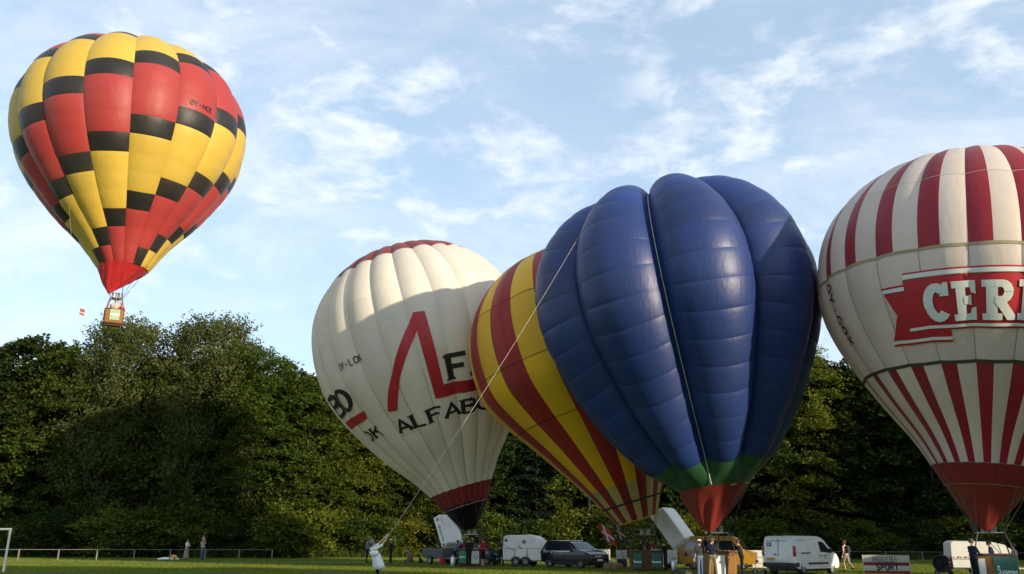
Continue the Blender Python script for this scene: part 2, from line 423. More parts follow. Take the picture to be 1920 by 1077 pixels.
def slab(ch):
    """heavy slab serif letters, box of width .62 and height 1"""
    if ch == 'C':
        return stroke(arc(.33, .5, .21, .385, 48, 318, 16), .22) + [[(.40, .66), (.60, .66), (.60, 1.0), (.50, 1.0)]]
    if ch == 'E':
        return [[(.10, .03), (.34, .03), (.34, .97), (.10, .97)], [(0, 0), (.60, 0), (.60, .17), (0, .17)], [(0, .83), (.60, .83), (.60, 1), (0, 1)],
                [(.43, .14), (.60, .14), (.60, .34), (.48, .30)], [(.45, .86), (.60, .86), (.60, .66), (.48, .70)], [(.30, .42), (.48, .38), (.48, .64), (.30, .60)]]
    if ch == 'R':
        return [[(.08, .03), (.30, .03), (.30, .97), (.08, .97)], [(0, 0), (.40, 0), (.40, .17), (0, .17)], [(0, .83), (.34, .83), (.34, 1), (0, 1)]] + \
               stroke([(.25, .91), (.36, .91)] + arc(.38, .71, .13, .20, 90, -90, 8) + [(.25, .51)], .18) + [[(.24, .46), (.44, .50), (.66, .12), (.66, 0), (.50, 0)]]
    if ch == 'S':
        return stroke(arc(.31, .71, .19, .19, 20, 250, 10) + arc(.31, .29, .20, .19, 90, -160, 12)[1:], .21)
    return []

def place(polys, x0, y0, sx, sy, slant=0.0, rot90=False):
    """letter box -> surface coordinates; y up means towards the crown (smaller t)"""
    if rot90:   # reads downwards, letter tops to the right
        return [[(x0 + y * sx, y0 + x * sy) for x, y in p] for p in polys]
    return [[(x0 + x * sx + slant * y, y0 - y * sy) for x, y in p] for p in polys]

def word(txt, adv, w, serif=False):
    out = []
    for i, ch in enumerate(txt):
        if ch != ' ': out += [[(x + i * adv, y) for x, y in p] for p in glyph(ch, w, serif)]
    return out

# ------------------------------------------------------------------ balloon envelope
class Env:
    """surface of a hot air balloon envelope; phi = 0 faces the camera side, t = 0 crown, t = 1 mouth"""
    CZ = np.array([0, .004, .016, .04, .08, .14, .22, .31, .40, .48, .58, .68, .78, .88, 1.0])
    CR = np.array([0, .15, .30, .475, .645, .80, .925, .99, 1.0, .975, .885, .745, .58, .40, .2])
    def __init__(s, M, a, b, L, R, rm, n, rot, bulge, base=(0, 0, 0), rows=None, rowb=0.0, bpow=1.0, btop=.14, lobe=.85, sag=0.0, dip=0.0, low=None):
        s.M = np.array(M, float) - np.array(base, float); s.L, s.R, s.n, s.rot, s.bulge = L, R, n, rot, bulge
        s.rows, s.rowb, s.bpow, s.btop, s.lobe, s.sag, s.dip = rows, rowb, bpow, btop, lobe, sag, dip
        ax = np.array([-math.sin(a), -math.sin(b), 0.0]); ax[2] = math.sqrt(1 - ax[0]**2 - ax[1]**2); s.ax = ax
        c = np.array([-M[0], -M[1], 0.0]); c /= np.linalg.norm(c)
        f = c - ax * (c @ ax); s.f = f / np.linalg.norm(f); s.r = np.cross(ax, s.f)
        cr = s.CR.copy(); cr[-1] = rm / R; cr[-2] = cr[-3] + (cr[-1] - cr[-3]) * .52
        if low is not None: cr[10:14] = low
        z, r = s.CZ * L, cr * R
        q = np.concatenate([[0], np.cumsum(np.hypot(np.diff(z), np.diff(r)))])
        d = np.linspace(0, q[-1], 900)
        def herm(y):
            m = np.gradient(y, q); i = np.clip(np.searchsorted(q, d, 'right') - 1, 0, len(q) - 2)
            h = q[i + 1] - q[i]; x = (d - q[i]) / h
            return (2*x**3-3*x**2+1)*y[i] + (x**3-2*x**2+x)*h*m[i] + (-2*x**3+3*x**2)*y[i+1] + (x**3-x**2)*h*m[i+1]
        zz, rr = herm(z), np.maximum(herm(r), 0)
        q2 = np.concatenate([[0], np.cumsum(np.hypot(np.diff(zz), np.diff(rr)))]); s.arc = q2[-1]
        s.T = np.linspace(0, 1, 800); s.zz = np.interp(s.T, q2 / s.arc, zz); s.rr = np.interp(s.T, q2 / s.arc, rr)
        k = np.ones(15) / 15
        def sm(y):
            p = np.concatenate([2*y[0]-y[7:0:-1], y, 2*y[-1]-y[-2:-9:-1]]); return np.convolve(p, k, 'valid')
        s.zz, s.rr = sm(s.zz), np.maximum(sm(s.rr), 0)
        dz, dr = np.gradient(s.zz), np.gradient(s.rr); l = np.hypot(dz, dr) + 1e-9; s.nr, s.nz = dz / l, -dr / l
    def P(s, phi, t, off=0.0, g=None):
        phi = np.asarray(phi, float); t = np.asarray(t, float)
        dl = 2 * math.pi / s.n; u = (phi - s.rot) / dl
        g = np.floor(u) if g is None else g
        k = np.clip(u - g - .5, -.5, .5); c = np.maximum(np.cos(np.pi * k), 0) ** s.lobe; t_row = t
        if s.sag: t = t + s.sag * c * np.sin(np.pi * np.clip((t - .34) / .60, 0, 1))
        r = np.interp(t, s.T, s.rr); z = np.interp(t, s.T, s.zz); nr = np.interp(t, s.T, s.nr); nz = np.interp(t, s.T, s.nz)
        sp = np.clip(t / s.btop, 0, 1); w = (r / s.R) ** s.bpow * sp * sp * (3 - 2 * sp)
        sq = np.clip((1 - t) / .10, 0, 1); w = w * sq * sq * (3 - 2 * sq) if s.sag else w
        disp = s.R * s.bulge * w * (c - .6) + off
        if s.rows is not None:
            i = np.clip(np.searchsorted(s.rows, t_row, 'right') - 1, 0, len(s.rows) - 2); ro = np.asarray(s.rows)
            fr = (t_row - ro[i]) / (ro[i + 1] - ro[i])
            disp = disp + s.R * s.rowb * np.maximum(np.sin(np.pi * np.clip(fr, 0, 1)), 0) ** .6 * (.35 + .65 * c)
        r2 = r + nr * disp; zt = z + nz * disp + s.dip * np.exp(-(t / .15) ** 2)
        return (s.M + s.ax * (s.L - zt)[..., None] + (r2 * np.cos(phi))[..., None] * s.f + (r2 * np.sin(phi))[..., None] * s.r)


def panel_mesh(e, g, k0, k1, t0, t1, nu, nv, mat):
    dl = 2 * math.pi / e.n; c0 = e.rot + (g + k0) * dl; c1 = e.rot + (g + k1) * dl
    ph, t = np.meshgrid(np.linspace(c0, c1, nu + 1), np.linspace(t0, t1, nv + 1))
    V = e.P(ph, t, 0, g)
    ep, et = dl * .02, .0015
    du = e.P(np.clip(ph + ep, c0, c1), t, 0, g) - e.P(np.clip(ph - ep, c0, c1), t, 0, g)
    tt = np.maximum(t, .004)
    dv = e.P(ph, np.clip(tt + et, t0, t1), 0, g) - e.P(ph, np.clip(tt - et, t0, t1), 0, g)
    Nn = np.cross(dv, du); Nn /= (np.linalg.norm(Nn, axis=-1, keepdims=True) + 1e-9)
    cdir = V - (e.M + e.ax * e.L * .6); Nn *= np.where((Nn * cdir).sum(-1, keepdims=True) < 0, -1, 1)
    i = np.arange((nu + 1) * (nv + 1)).reshape(nv + 1, nu + 1)
    Fq = np.stack([i[:-1, :-1], i[1:, :-1], i[1:, 1:], i[:-1, 1:]], -1).reshape(-1, 4)
    me = bpy.data.meshes.new('panel'); me.from_pydata(V.reshape(-1, 3).tolist(), [], Fq.tolist())
    me.polygons.foreach_set('use_smooth', [True] * len(me.polygons))
    me.materials.append(mat); me.update()
    me.normals_split_custom_set_from_vertices(Nn.reshape(-1, 3).tolist())
    return me

def decal(e, name, polys, mat, parent, off=0.035, gx=0.03, gy=0.008, step=0.0022):
    V, Fc = sheet(polys, lambda u, v, i: e.P(np.array(u), np.array(v), off + step * (i % 9)), gx, gy)
    me = bpy.data.meshes.new(name); me.from_pydata([tuple(map(float, v)) for v in V], [], Fc)
    me.polygons.foreach_set('use_smooth', [True] * len(me.polygons)); me.materials.append(mat); me.update()
    return mesh_object(name, me, parent)

def letters(e, name, txt, adv, w, x0, y0, sx, sy, mat, parent, serif=False, rot90=False, off=.05):
    for i, ch in enumerate(txt):
        polys = [[(x + i * adv, y) for x, y in p] for p in glyph(ch, w, serif)]
        decal(e, name, place(polys, x0, y0, sx, sy, rot90=rot90), mat, parent, off=off, gx=.02)

def hoop(e, name, t0, t1, mat, parent, off=0.02, per=8):
    mb = MB(); n = e.n * per; ph = e.rot + np.arange(n + 1) * 2 * math.pi / n
    r0 = e.P(ph, np.full(n + 1, t0), off); r1 = e.P(ph, np.full(n + 1, t1), off)
    mb.loft([list(map(tuple, r0)), list(map(tuple, r1))], 0, False, False)
    return mb.build(name, mat, parent)

def load_tapes(e, mat, parent, width=0.03, t0=0.0, t1=1.0, off=0.012, frac=0.0, name='load_tape', only=None):
    T = np.linspace(max(t0, .01), t1, 60); r = np.maximum(np.interp(T, e.T, e.rr), .3)
    for g in range(e.n):
        if only and g not in only: continue
        ph = e.rot + (g + frac) * 2 * math.pi / e.n
        a = e.P(ph - width / 2 / r, T, off); b = e.P(ph + width / 2 / r, T, off)
        MB().loft([list(map(tuple, a)), list(map(tuple, b))], 0, False, False).build(name, mat, parent)

def scoop(e, mat, parent, tip, w0, span, drop_shape=1.5, name='scoop', tipw=0.45, ph0=0.0, flutter=0.05):
    """cloth hung from the mouth ring to the burner frame, open on the lee side"""
    n, m = 44, 14; rows = []
    ph = np.linspace(ph0 - span, ph0 + span, n + 1)
    top = e.P(ph, np.full(n + 1, .992), 0.0)
    for j in range(m + 1):
        f = j / m; ring = []
        for i in range(n + 1):
            q = abs(ph[i] - ph0) / span; dep = f * max(0.0, 1 - q ** drop_shape)
            dirn = e.f * math.cos(ph[i]) + e.r * math.sin(ph[i])
            low = np.array(tip) + dirn * tipw
            p = top[i] * (1 - dep) + low * dep
            p = p + dirn * flutter * math.sin(f * 3.1) * math.sin(ph[i] * 9 + 2 * f)
            ring.append(tuple(p))
        rows.append(ring)
    return MB().loft(rows, 0, False, False).build(name, mat, parent, sharp=80)

def wires(e, parent, frame_pts, mat, k=8, name='flying_wire', r=0.012):
    for i in range(k):
        ph = e.rot + 2 * math.pi * i / k
        p = e.P(np.array(ph), np.array(.995), 0.0); q = min(frame_pts, key=lambda c: (c[0] - p[0])**2 + (c[1] - p[1])**2)
        MB().path([tuple(p), tuple(q)], r, 5).build(name, mat, parent)

def basket(parent, hx, hy, h, rz, wick, banners, base=(0, 0, 0), frame_h=2.05, pole_mat=None, n_burn=2):
    """wicker basket with rim, skids, uprights and burner frame; returns frame corners in parent space"""
    R_ = Matrix.Translation(base) @ Matrix.Rotation(rz, 4, 'Z')
    T_ = lambda p: R_ @ Vector(p)
    mb = MB()
    outer = [[T_(p) for p in rounded_rect(hx * s, hy * s, .14, z)] for s, z in ((.93, .06), (.96, .25), (1, .6), (1, h))]
    inner = [[T_(p) for p in rounded_rect((hx - .06) * s, (hy - .06) * s, .1, z)] for s, z in ((1, h), (.96, .3), (.93, .1))]
    mb.loft(outer + inner, 0, True)
    b = mb.build('basket', wick, parent)
    # weave courses, each a slightly proud rope of willow
    mb = MB()
    for z in np.arange(.12, h - .04, .085):
        s = .93 + .07 * min(1, z / .6)
        pts = [T_(p) for p in rounded_rect(hx * s + .006, hy * s + .006, .14, z)]
        mb.path(pts + pts[:1], .022, 5, 0, False)
    mb.build('weave_courses', wick, b)
    pts = [T_(p) for p in rounded_rect(hx - .02, hy - .02, .13, h + .02)]
    MB().path(pts + pts[:1], .055, 8, 0, False).build('rim', M['leather'], b)
    pts = [T_(p) for p in rounded_rect(hx * .95, hy * .95, .12, .10)]
    MB().path(pts + pts[:1], .05, 6, 0, False).build('hide_edge', M['leather'], b)
    for sy in (-.55, 0, .55):
        MB().box(T_((0, hy * sy, .03)), (hx * 1.8, .07, .06), 0, .01, Matrix.Rotation(rz, 4, 'Z')).build('skid', M['wood'], b)
    for (side, u0, u1, z0, z1, mat) in banners:       # cloth banners hung over the wall
        mb = MB(); o = .045
        S = {'front': lambda u, z: (u * hx, -hy - o, z), 'right': lambda u, z: (hx + o, u * hy, z), 'left': lambda u, z: (-hx - o, -u * hy, z), 'back': lambda u, z: (-u * hx, hy + o, z)}[side]
        rows = []
        for j in range(7):
            z = z0 + (z1 - z0) * j / 6
            rows.append([T_(Vector(S(u0 + (u1 - u0) * i / 8, z)) * 1.0) + T_((0, 0, 0)) * 0 for i in range(9)])
        mb.loft(rows, 0, False, False)
        mb.build('banner', mat, b)
    fr = [T_((sx * hx * .62, sy * hy * .62, frame_h)) for sx, sy in ((-1, -1), (1, -1), (1, 1), (-1, 1))]
    for (sx, sy), q in zip(((-1, -1), (1, -1), (1, 1), (-1, 1)), fr):
        MB().path([T_((sx * (hx - .05), sy * (hy - .05), h - .05)), T_((sx * hx * .8, sy * hy * .8, (h + frame_h) / 2)), q], .028, 7).build('upright', pole_mat or M['dark_steel'], b)
    bf = MB().path(fr + fr[:1], .025, 7).build('burner_frame', M['steel'], parent)
    for i in range(n_burn):
        c = T_(((i - (n_burn - 1) / 2) * .34, 0, frame_h + .02))
        MB().lathe([(.03, -.08), (.12, -.06), (.14, .0), (.14, .02), (.13, .02), (.15, .30), (.165, .34), (.15, .34), (.12, .05), (.0, .04)], 14, 0, Matrix.Translation(c)).build('burner', M['steel'], bf)
        MB().path([c + Vector((0, 0, -.06)), c + Vector((.1, .1, -.3)), T_((hx * .5, hy * .5, h))], .014, 5).build('fuel_hose', M['trim'], bf)
    MB().path([fr[0], fr[2]], .018, 6).build('cross_bar', M['steel'], bf)
    MB().path([fr[1], fr[3]], .018, 6).build('cross_bar', M['steel'], bf)
    return [tuple(p) for p in fr], b, T_

# ------------------------------------------------------------------ the five balloons
def segs_by_colour(n_rows, edges, colour):
    out = []; j = 0
    while j < n_rows:
        k = j
        while k + 1 < n_rows and colour(k + 1) == colour(j): k += 1
        out.append((edges[j], edges[k + 1], colour(j))); j = k + 1
    return out

# --- A: black, yellow and red checked balloon in flight
baseA = (-25.42, 52.0, 14.60)
rootA = thing('hot_air_balloon', 'flying balloon in stepped red, yellow and black panels above the trees', 'hot air balloon', baseA, 0, 'hot air balloons')
rowsA = np.concatenate([[0.0], .004 + .0525 * np.arange(1, 19), [1.0]])
eA = Env((-25.22, 52.0, 18.29), RAD(5.3), RAD(-2.6), 16.21, 7.29, 1.45, 16, -.0514, .040, baseA, rowsA, .003)
for g in range(16):
    off = (g + 1) if g < 8 else (g - 15)
    def colA(j, o=off):
        q = j + o
        return 'black_cloth' if q % 4 == 0 else ('yellow' if (q // 4) % 2 == 1 else 'red')
    for t0, t1, c in segs_by_colour(19, rowsA, colA):
        mesh_object('panel', panel_mesh(eA, g, 0, 1, t0, t1, 10, max(3, int((t1 - t0) / .012)), M[c]), rootA)
letters(eA, 'registration_letter', 'OY-NCE', .85, .18, .425, .5155, .045, .0130, M['ink'], rootA)
scoop(eA, M['scarlet'], rootA, (-.42, -.25, 1.98), 1.0, 2.35, 2.2, tipw=.16)
frA, bskA, TA = basket(rootA, .55, .46, .98, RAD(24), M['wicker'], [('front', -.42, .62, .28, .98, M['pale_green']), ('left', -.7, .7, .25, .98, M['white_ban'])], frame_h=1.80, pole_mat=M['red_pad'])
mb = MB(); mb.add([TA((u * .55, -.512, z)) for u, z in ((-.38, .58), (.58, .58), (.58, .70), (-.38, .70))], [(0, 1, 2, 3)]); mb.build('banner_stripe', M['white_ban'], bskA)
mb = MB(); mb.add([TA((-.602, -.3 + .6 * u, z)) for u, z in ((.1, .45), (.9, .45), (.9, .68), (.1, .68))], [(0, 1, 2, 3)]); mb.build('banner_mark', M['flag_red'], bskA)
wires(eA, rootA, frA, M['wire'], 8)
MB().path([tuple(eA.P(np.array(-1.0), np.array(.82), .02)), (-2.35, -.6, 1.9), (-2.02, -.4, 1.2)], .006, 4).build('trailing_line', M['rope'], rootA)

# --- B: cream balloon with the red mark and black lettering
baseB = (-2.59, 58.8, 0.0)
rootB = thing('hot_air_balloon', 'cream white balloon with red angular mark and black lettering, leaning left', 'hot air balloon', baseB, 0, 'hot air balloons')
eB = Env((-3.03, 58.8, 3.88), RAD(17.2), RAD(.6), 18.96, 7.47, 1.45, 23, -.06, .036, baseB)
for g in range(23):
    for t0, t1, c in ((0, .11, 'maroon'), (.11, .225, 'maroon'), (.225, .37, 'cream'), (.37, .56, 'cream'), (.56, .752, 'cream'), (.752, .945, 'cream'), (.945, 1.0, 'maroon')):
        mesh_object('panel', panel_mesh(eB, g, 0, 1, t0, t1, 6, max(4, int((t1 - t0) / .016)), M[c]), rootB)
load_tapes(eB, M['thin_tape'], rootB, .022, .60, 1.0)
hoop(eB, 'hoop_tape', .9985, 1.0, M['pale_tape'], rootB)
hoop(eB, 'hoop_tape', .224, .2255, M['thin_tape'], rootB)
decal(eB, 'red_mark', [[(-.0015, .4546), (-.0125, .5021), (-.2892, .6054), (-.3076, .5725)],
                       [(-.3076, .5725), (-.2892, .6054), (-.4424, .6786), (-.5605, .6727)],
                       [(-.0015, .4546), (.0914, .4601), (.0968, .6499), (-.0171, .6821), (-.0125, .5021)],
                       [(.0968, .6499), (-.0171, .6821), (.95, .690), (.95, .663)]], M['print_red'], rootB)
letters(eB, 'letter', 'FABO', .78, .21, .165, .642, .300, .058, M['ink'], rootB, True)
letters(eB, 'letter', 'ALFABO', .757, .18, -.575, .739, .272, .034, M['ink'], rootB, True)
letters(eB, 'letter', 'BO', .80, .19, -1.335, .622, .285, .056, M['ink'], rootB, True)
letters(eB, 'letter', 'DK', .80, .17, -1.125, .7235, .20, .030, M['ink'], rootB, True)
letters(eB, 'registration_letter', 'OY-LOK', .84, .17, -.835, .5265, .057, .0175, M['ink'], rootB)
decal(eB, 'red_bar', [[(-1.45, .640), (-.829, .645), (-.895, .668), (-1.45, .664)]], M['print_red'], rootB)
scoop(eB, M['scoop_black'], rootB, (-.15, 0, 2.35), 1.0, 2.6, 2.6, tipw=.5)
frB, bskB, TB = basket(rootB, .80, .62, 1.05, RAD(-12), M['wicker_dark'], [('front', -.86, -.26, .22, .98, M['green_ban']), ('front', .18, .84, .2, .98, M['white_ban'])], frame_h=2.02)
mb = MB(); mb.add([TB((u * .8, -.672, z)) for u, z in ((-.84, .55), (-.36, .55), (-.36, .63), (-.84, .63))], [(0, 1, 2, 3)])
mb.build('banner_print', M['white_ban'], bskB)
mb = MB()
for u, z, w_, h_ in ((.40, .62, .10, .22), (.55, .50, .14, .16), (.62, .66, .12, .14)):
    mb.add([TB((.8 * a, -.672, b)) for a, b in ((u, z - h_ / 2), (u + w_, z - h_ / 2), (u + w_ * .8, z + h_ / 2), (u + .03, z + h_ / 2))], [(0, 1, 2, 3)])
mb.build('banner_print', M['grey_print'], bskB)
wires(eB, rootB, frB, M['wire'], 12)

# --- C: yellow and red striped balloon behind the blue one
baseC = (7.89, 51.5, 0.0)
rootC = thing('hot_air_balloon', 'yellow and red striped balloon leaning left, half hidden behind blue balloon', 'hot air balloon', baseC, 0, 'hot air balloons')
eC = Env((7.47, 51.5, 2.85), RAD(16.8), 0.0, 17.35, 6.95, 1.25, 24, -.505, .012, baseC, low=(.84, .665, .50, .34))
for g in range(24):
    for t0, t1 in ((0, .17), (.17, .33), (.33, .4965), (.4965, .66), (.66, .893), (.893, .9475), (.9475, 1.0)):
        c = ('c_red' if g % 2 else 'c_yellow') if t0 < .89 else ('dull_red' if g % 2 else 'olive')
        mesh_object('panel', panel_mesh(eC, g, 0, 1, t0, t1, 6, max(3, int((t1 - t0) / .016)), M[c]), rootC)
for t in (.17, .33, .4965, .66): hoop(eC, 'hoop_tape', t - .0007, t + .0007, M['dark_tape'], rootC)
hoop(eC, 'hoop_tape', .945, .950, M['dark_tape'], rootC)
hoop(eC, 'hoop_tape', .9975, 1.0, M['c_yellow'], rootC, per=4)
load_tapes(eC, M['dark_tape'], rootC, .020, .05, .893, frac=.0)
load_tapes(eC, M['dark_tape'], rootC, .020, .05, .80, frac=.62, only=range(1, 24, 2))
frC, bskC, TC = basket(rootC, .93, .62, 1.08, RAD(-4), M['wicker_dark'], [('front', -.84, -.30, .2, 1.0, M['teal']), ('front', .28, .90, .2, 1.0, M['teal'])], frame_h=2.0)
mb = MB()
for u0, u1 in ((-.82, -.34), (.31, .86)):
    mb.add([TC((u * .93, -.672, z)) for u, z in ((u0, .46), (u1, .46), (u1, .54), (u0 + .05, .54), (u0 + .05, .62), (u0, .62))], [(0, 1, 2, 3, 4, 5)])
mb.build('banner_print', M['white_ban'], bskC)
MB().box(TC((.55, -.35, 1.12)), (.55, .28, .12), 0, .05, RAD(8)).build('folded_cloth', M['white_ban'], bskC)
wires(eC, rootC, frC, M['wire'], 12)

# --- D: dark blue balloon with big soft lobes
baseD = (10.33, 43.8, 0.0)
rootD = thing('hot_air_balloon', 'dark blue balloon of deep puffy lobes with green foot and red scoop', 'hot air balloon', baseD, 0, 'hot air balloons')
rowsD = np.concatenate([np.linspace(0, .925, 17), [1.0]])
eD = Env((10.27, 43.5, 4.18), RAD(8.8), RAD(-.2), 16.2, 7.1, 1.7, 9, -.06, .185, baseD, rowsD, .0045, .5, .10, .62, .010, .35, (.895, .785, .655, .485))
for g in range(9):
    for j in range(17):
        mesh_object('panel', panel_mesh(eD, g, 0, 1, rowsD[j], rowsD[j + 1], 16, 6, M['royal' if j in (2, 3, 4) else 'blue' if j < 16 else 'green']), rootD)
T_ = np.linspace(.012, .985, 70)
MB().path([tuple(p) for p in eD.P(np.full(70, -.06), T_, .10)], .022, 5).build('vent_line', M['flag_white'], rootD)
for ph in (.638, -.758):
    MB().path([tuple(p) for p in eD.P(np.full(40, ph), np.linspace(.72, .985, 40), .03)], .012, 4).build('load_line', M['thin_tape'], rootD)
cp = eD.M + eD.ax * (eD.L - .15)
MB().lathe([(.0, .16), (.30, .14), (.42, .04), (.40, -.10), (.0, -.12)], 18, 0, Matrix.Translation(tuple(cp))).build('crown_ring', M['dark_steel'], rootD)
scoop(eD, M['rust'], rootD, (-.42, -.30, 2.10), 1.0, 2.3, 2.4, tipw=.36, flutter=.09)
hoop(eD, 'hoop_tape', .996, .9995, M['pale_tape'], rootD, .01)
frD, bskD, TD = basket(rootD, .72, .60, 1.12, RAD(6), M['wicker'], [('front', -.62, .10, .1, 1.0, M['white_ban']), ('right', -.7, .5, .3, 1.05, M['pale_blue'])], frame_h=2.05)
mb = MB(); mb.add([TD((u * .72, -.652, z)) for u, z in ((-.36, .62), (-.16, .60), (-.14, .72), (-.30, .74))], [(0, 1, 2, 3)]); mb.build('banner_print', M['purple'], bskD)
wires(eD, rootD, frD, M['wire'], 10)

# --- E: crimson and white balloon with the ribbon
baseE = (20.66, 37.8, 0.0)
rootE = thing('hot_air_balloon', 'crimson and white striped balloon with lettered ribbon, cut by right edge', 'hot air balloon', baseE, 0, 'hot air balloons')
eE = Env((20.69, 37.53, 3.91), RAD(-5.8), 0.0, 15.44, 6.90, 1.62, 23, -.2924, .020, baseE)
for g in range(23):
    for k0, k1, c in ((0, .47, 'crimson'), (.47, 1, 'rose_white')):
        for t0, t1 in ((0, .20), (.20, .35), (.35, .512), (.739, .9545)):
            mesh_object('panel', panel_mesh(eE, g, k0, k1, t0, t1, 4, max(4, int((t1 - t0) / .016)), M[c]), rootE)
    for t0, t1, c in ((.512, .62, 'rose_white'), (.62, .739, 'rose_white'), (.9545, 1.0, 'maroon')):
        mesh_object('panel', panel_mesh(eE, g, 0, 1, t0, t1, 8, max(4, int((t1 - t0) / .016)), M[c]), rootE)
hoop(eE, 'belt', .509, .515, M['tan_tape'], rootE)
hoop(eE, 'belt', .735, .742, M['green_tape'], rootE)
hoop(eE, 'hoop_tape', .9990, 1.0, M['tan_tape'], rootE)
hoop(eE, 'hoop_tape', .9535, .9550, M['thin_tape'], rootE)
for t in (.20, .35): hoop(eE, 'hoop_tape', t - .0005, t + .0005, M['pale_tape'], rootE)
load_tapes(eE, M['thin_tape'], rootE, .022, .515, .735)
decal(eE, 'ribbon', [[(-.4015, .5679), (1.2, .5679), (1.2, .672), (-.4015, .672)], [(-.4015, .672), (-.1587, .672), (-.1587, .686), (-.4015, .686)],
                     [(-.4015, .5854), (-.558, .5854), (-.4958, .6341), (-.4015, .6341)], [(-.4015, .6341), (-.4958, .6341), (-.602, .684), (-.4015, .686)],
                     [(-.3947, .5545), (1.2, .5545), (1.2, .558), (-.3947, .558)], [(-.5668, .576), (-.3995, .576), (-.3995, .580), (-.5668, .580)],
                     [(-.61, .6915), (-.1587, .6925), (-.1587, .6965), (-.612, .6955)]], M['print_red'], rootE, gx=.02)
decal(eE, 'ribbon_line', [[(-.3975, .558), (1.2, .558), (1.2, .5665), (-.3975, .5665)], [(-.563, .580), (-.3985, .580), (-.3985, .5875), (-.556, .5875)],
                          [(-.4275, .662), (1.2, .662), (1.2, .668), (-.434, .668)], [(-.605, .6845), (-.1587, .6855), (-.1587, .6915), (-.61, .6905)]], M['print_white'], rootE, off=.080, gx=.03)
for ch, x0, sx in (('C', -.306, .270), ('E', -.1245, .215), ('R', .038, .285), ('E', .240, .215), ('S', .385, .30)):
    decal(eE, 'letter', place(slab(ch), x0, .656, sx, .075), M['print_white'], rootE, off=.080, gx=.02)
letters(eE, 'registration_letter', 'OY-GOX', .90, .18, -1.09, .5255, .085, .0268, M['ink'], rootE, rot90=True, off=.06)
scoop(eE, M['rust'], rootE, (-.30, -.30, 2.10), 1.0, 2.5, 2.4, tipw=.22, flutter=.03)
frE, bskE, TE = basket(rootE, .82, .66, 1.12, RAD(-20), M['wicker'], [('front', -.14, .96, .05, 1.08, M['teal']), ('left', -.4, .7, .1, 1.0, M['pale_blue']), ('front', -.92, -.52, .08, 1.0, M['white_ban'])], frame_h=2.05)
sw = [(.30, .62)] ; pts = [(-.02 + .9 * i / 40, .46 + .07 * math.sin(i * 1.55) * (1 if i % 9 else .3)) for i in range(9, 41)]
ss = [[(x * .20 + .0, .40 + y * .30) for x, y in p] for p in glyph('S', .2)] + stroke(pts, .035)
mb = MB()
for q, p in enumerate(ss): mb.add([TE((x * .82, -.716 - .0012 * q, z)) for x, z in p], [tuple(range(len(p)))])
mb.build('banner_script', M['print_white'], bskE, smooth=False)
wires(eE, rootE, frE, M['thin_tape'], 12, r=.008)

# --- F: plain unseen balloon added further right to cast a shadow on E
baseF = (37.9, 26.9, 0.0)
rootF = thing('hot_air_balloon', 'plain pale balloon added out of view at right to shade crimson balloon', 'hot air balloon', baseF, 0, 'hot air balloons')
eF = Env((37.9, 26.9, 4.0), RAD(3), 0.0, 17.2, 7.5, 1.6, 12, 0.0, .06, baseF)
for g in range(12):
    for t0, t1 in ((0, .35), (.35, .7), (.7, 1.0)): mesh_object('panel', panel_mesh(eF, g, 0, 1, t0, t1, 8, 14, M['cream']), rootF)
scoop(eF, M['maroon'], rootF, (0, 0, 2.3), 1.0, 2.4, 2.2, tipw=.3)
frF, bskF, TF = basket(rootF, .7, .6, 1.1, 0, M['wicker'], [], frame_h=2.05)
wires(eF, rootF, frF, M['wire'], 8)

# ------------------------------------------------------------------ people (one continuous body each)
def capsule(mb, p0, p1, r0, r1, n=10):
    p0, p1 = Vector(p0), Vector(p1); d = p1 - p0
    d = d.normalized() if d.length > 1e-6 else Vector((0, 0, 1))
    x = d.orthogonal().normalized(); y = d.cross(x); rings = []
    for c, r, angs in ((p0, r0, (-80, -45, 0)), (p1, r1, (0, 45, 80))):
        for a in angs:
            cc = c + d * r * math.sin(RAD(a)); rr = max(r * math.cos(RAD(a)), 1e-3)
            rings.append([cc + (x * math.cos(2 * math.pi * k / n) + y * math.sin(2 * math.pi * k / n)) * rr for k in range(n)])
    mb.loft(rings)

def remeshed(name, caps, mats, voxel, smooth=3):
    mb = MB()
    for p0, p1, r0, r1, t in caps: capsule(mb, p0, p1, r0, r1)
    o = mb.build(name, SKIN)
    md = o.modifiers.new('r', 'REMESH'); md.mode = 'VOXEL'; md.voxel_size = voxel
    ms = o.modifiers.new('s', 'SMOOTH'); ms.factor = 0.5; ms.iterations = smooth
    dg = bpy.context.evaluated_depsgraph_get()
    me = bpy.data.meshes.new_from_object(o.evaluated_get(dg))
    bpy.data.objects.remove(o)
    me.name = name; me.materials.clear(); keys = list(mats)
    for k in keys: me.materials.append(mats[k])
    c = np.empty(len(me.polygons) * 3); me.polygons.foreach_get('center', c); c = c.reshape(-1, 3)
    best = np.full(len(c), 1e9); idx = np.zeros(len(c), int)
    for p0, p1, r0, r1, t in caps:
        a, b = np.array(p0, float), np.array(p1, float); ab = b - a; l = ab @ ab
        h = np.clip(((c - a) @ ab) / l, 0, 1) if l > 1e-9 else np.zeros(len(c))
        d = np.linalg.norm(c - a - h[:, None] * ab, axis=1) - (r0 + (r1 - r0) * h)
        u = d < best; best[u] = d[u]; idx[u] = keys.index(t)
    me.polygons.foreach_set('material_index', idx.astype(np.int32))
    me.polygons.foreach_set('use_smooth', [True] * len(me.polygons)); me.update()
    return me

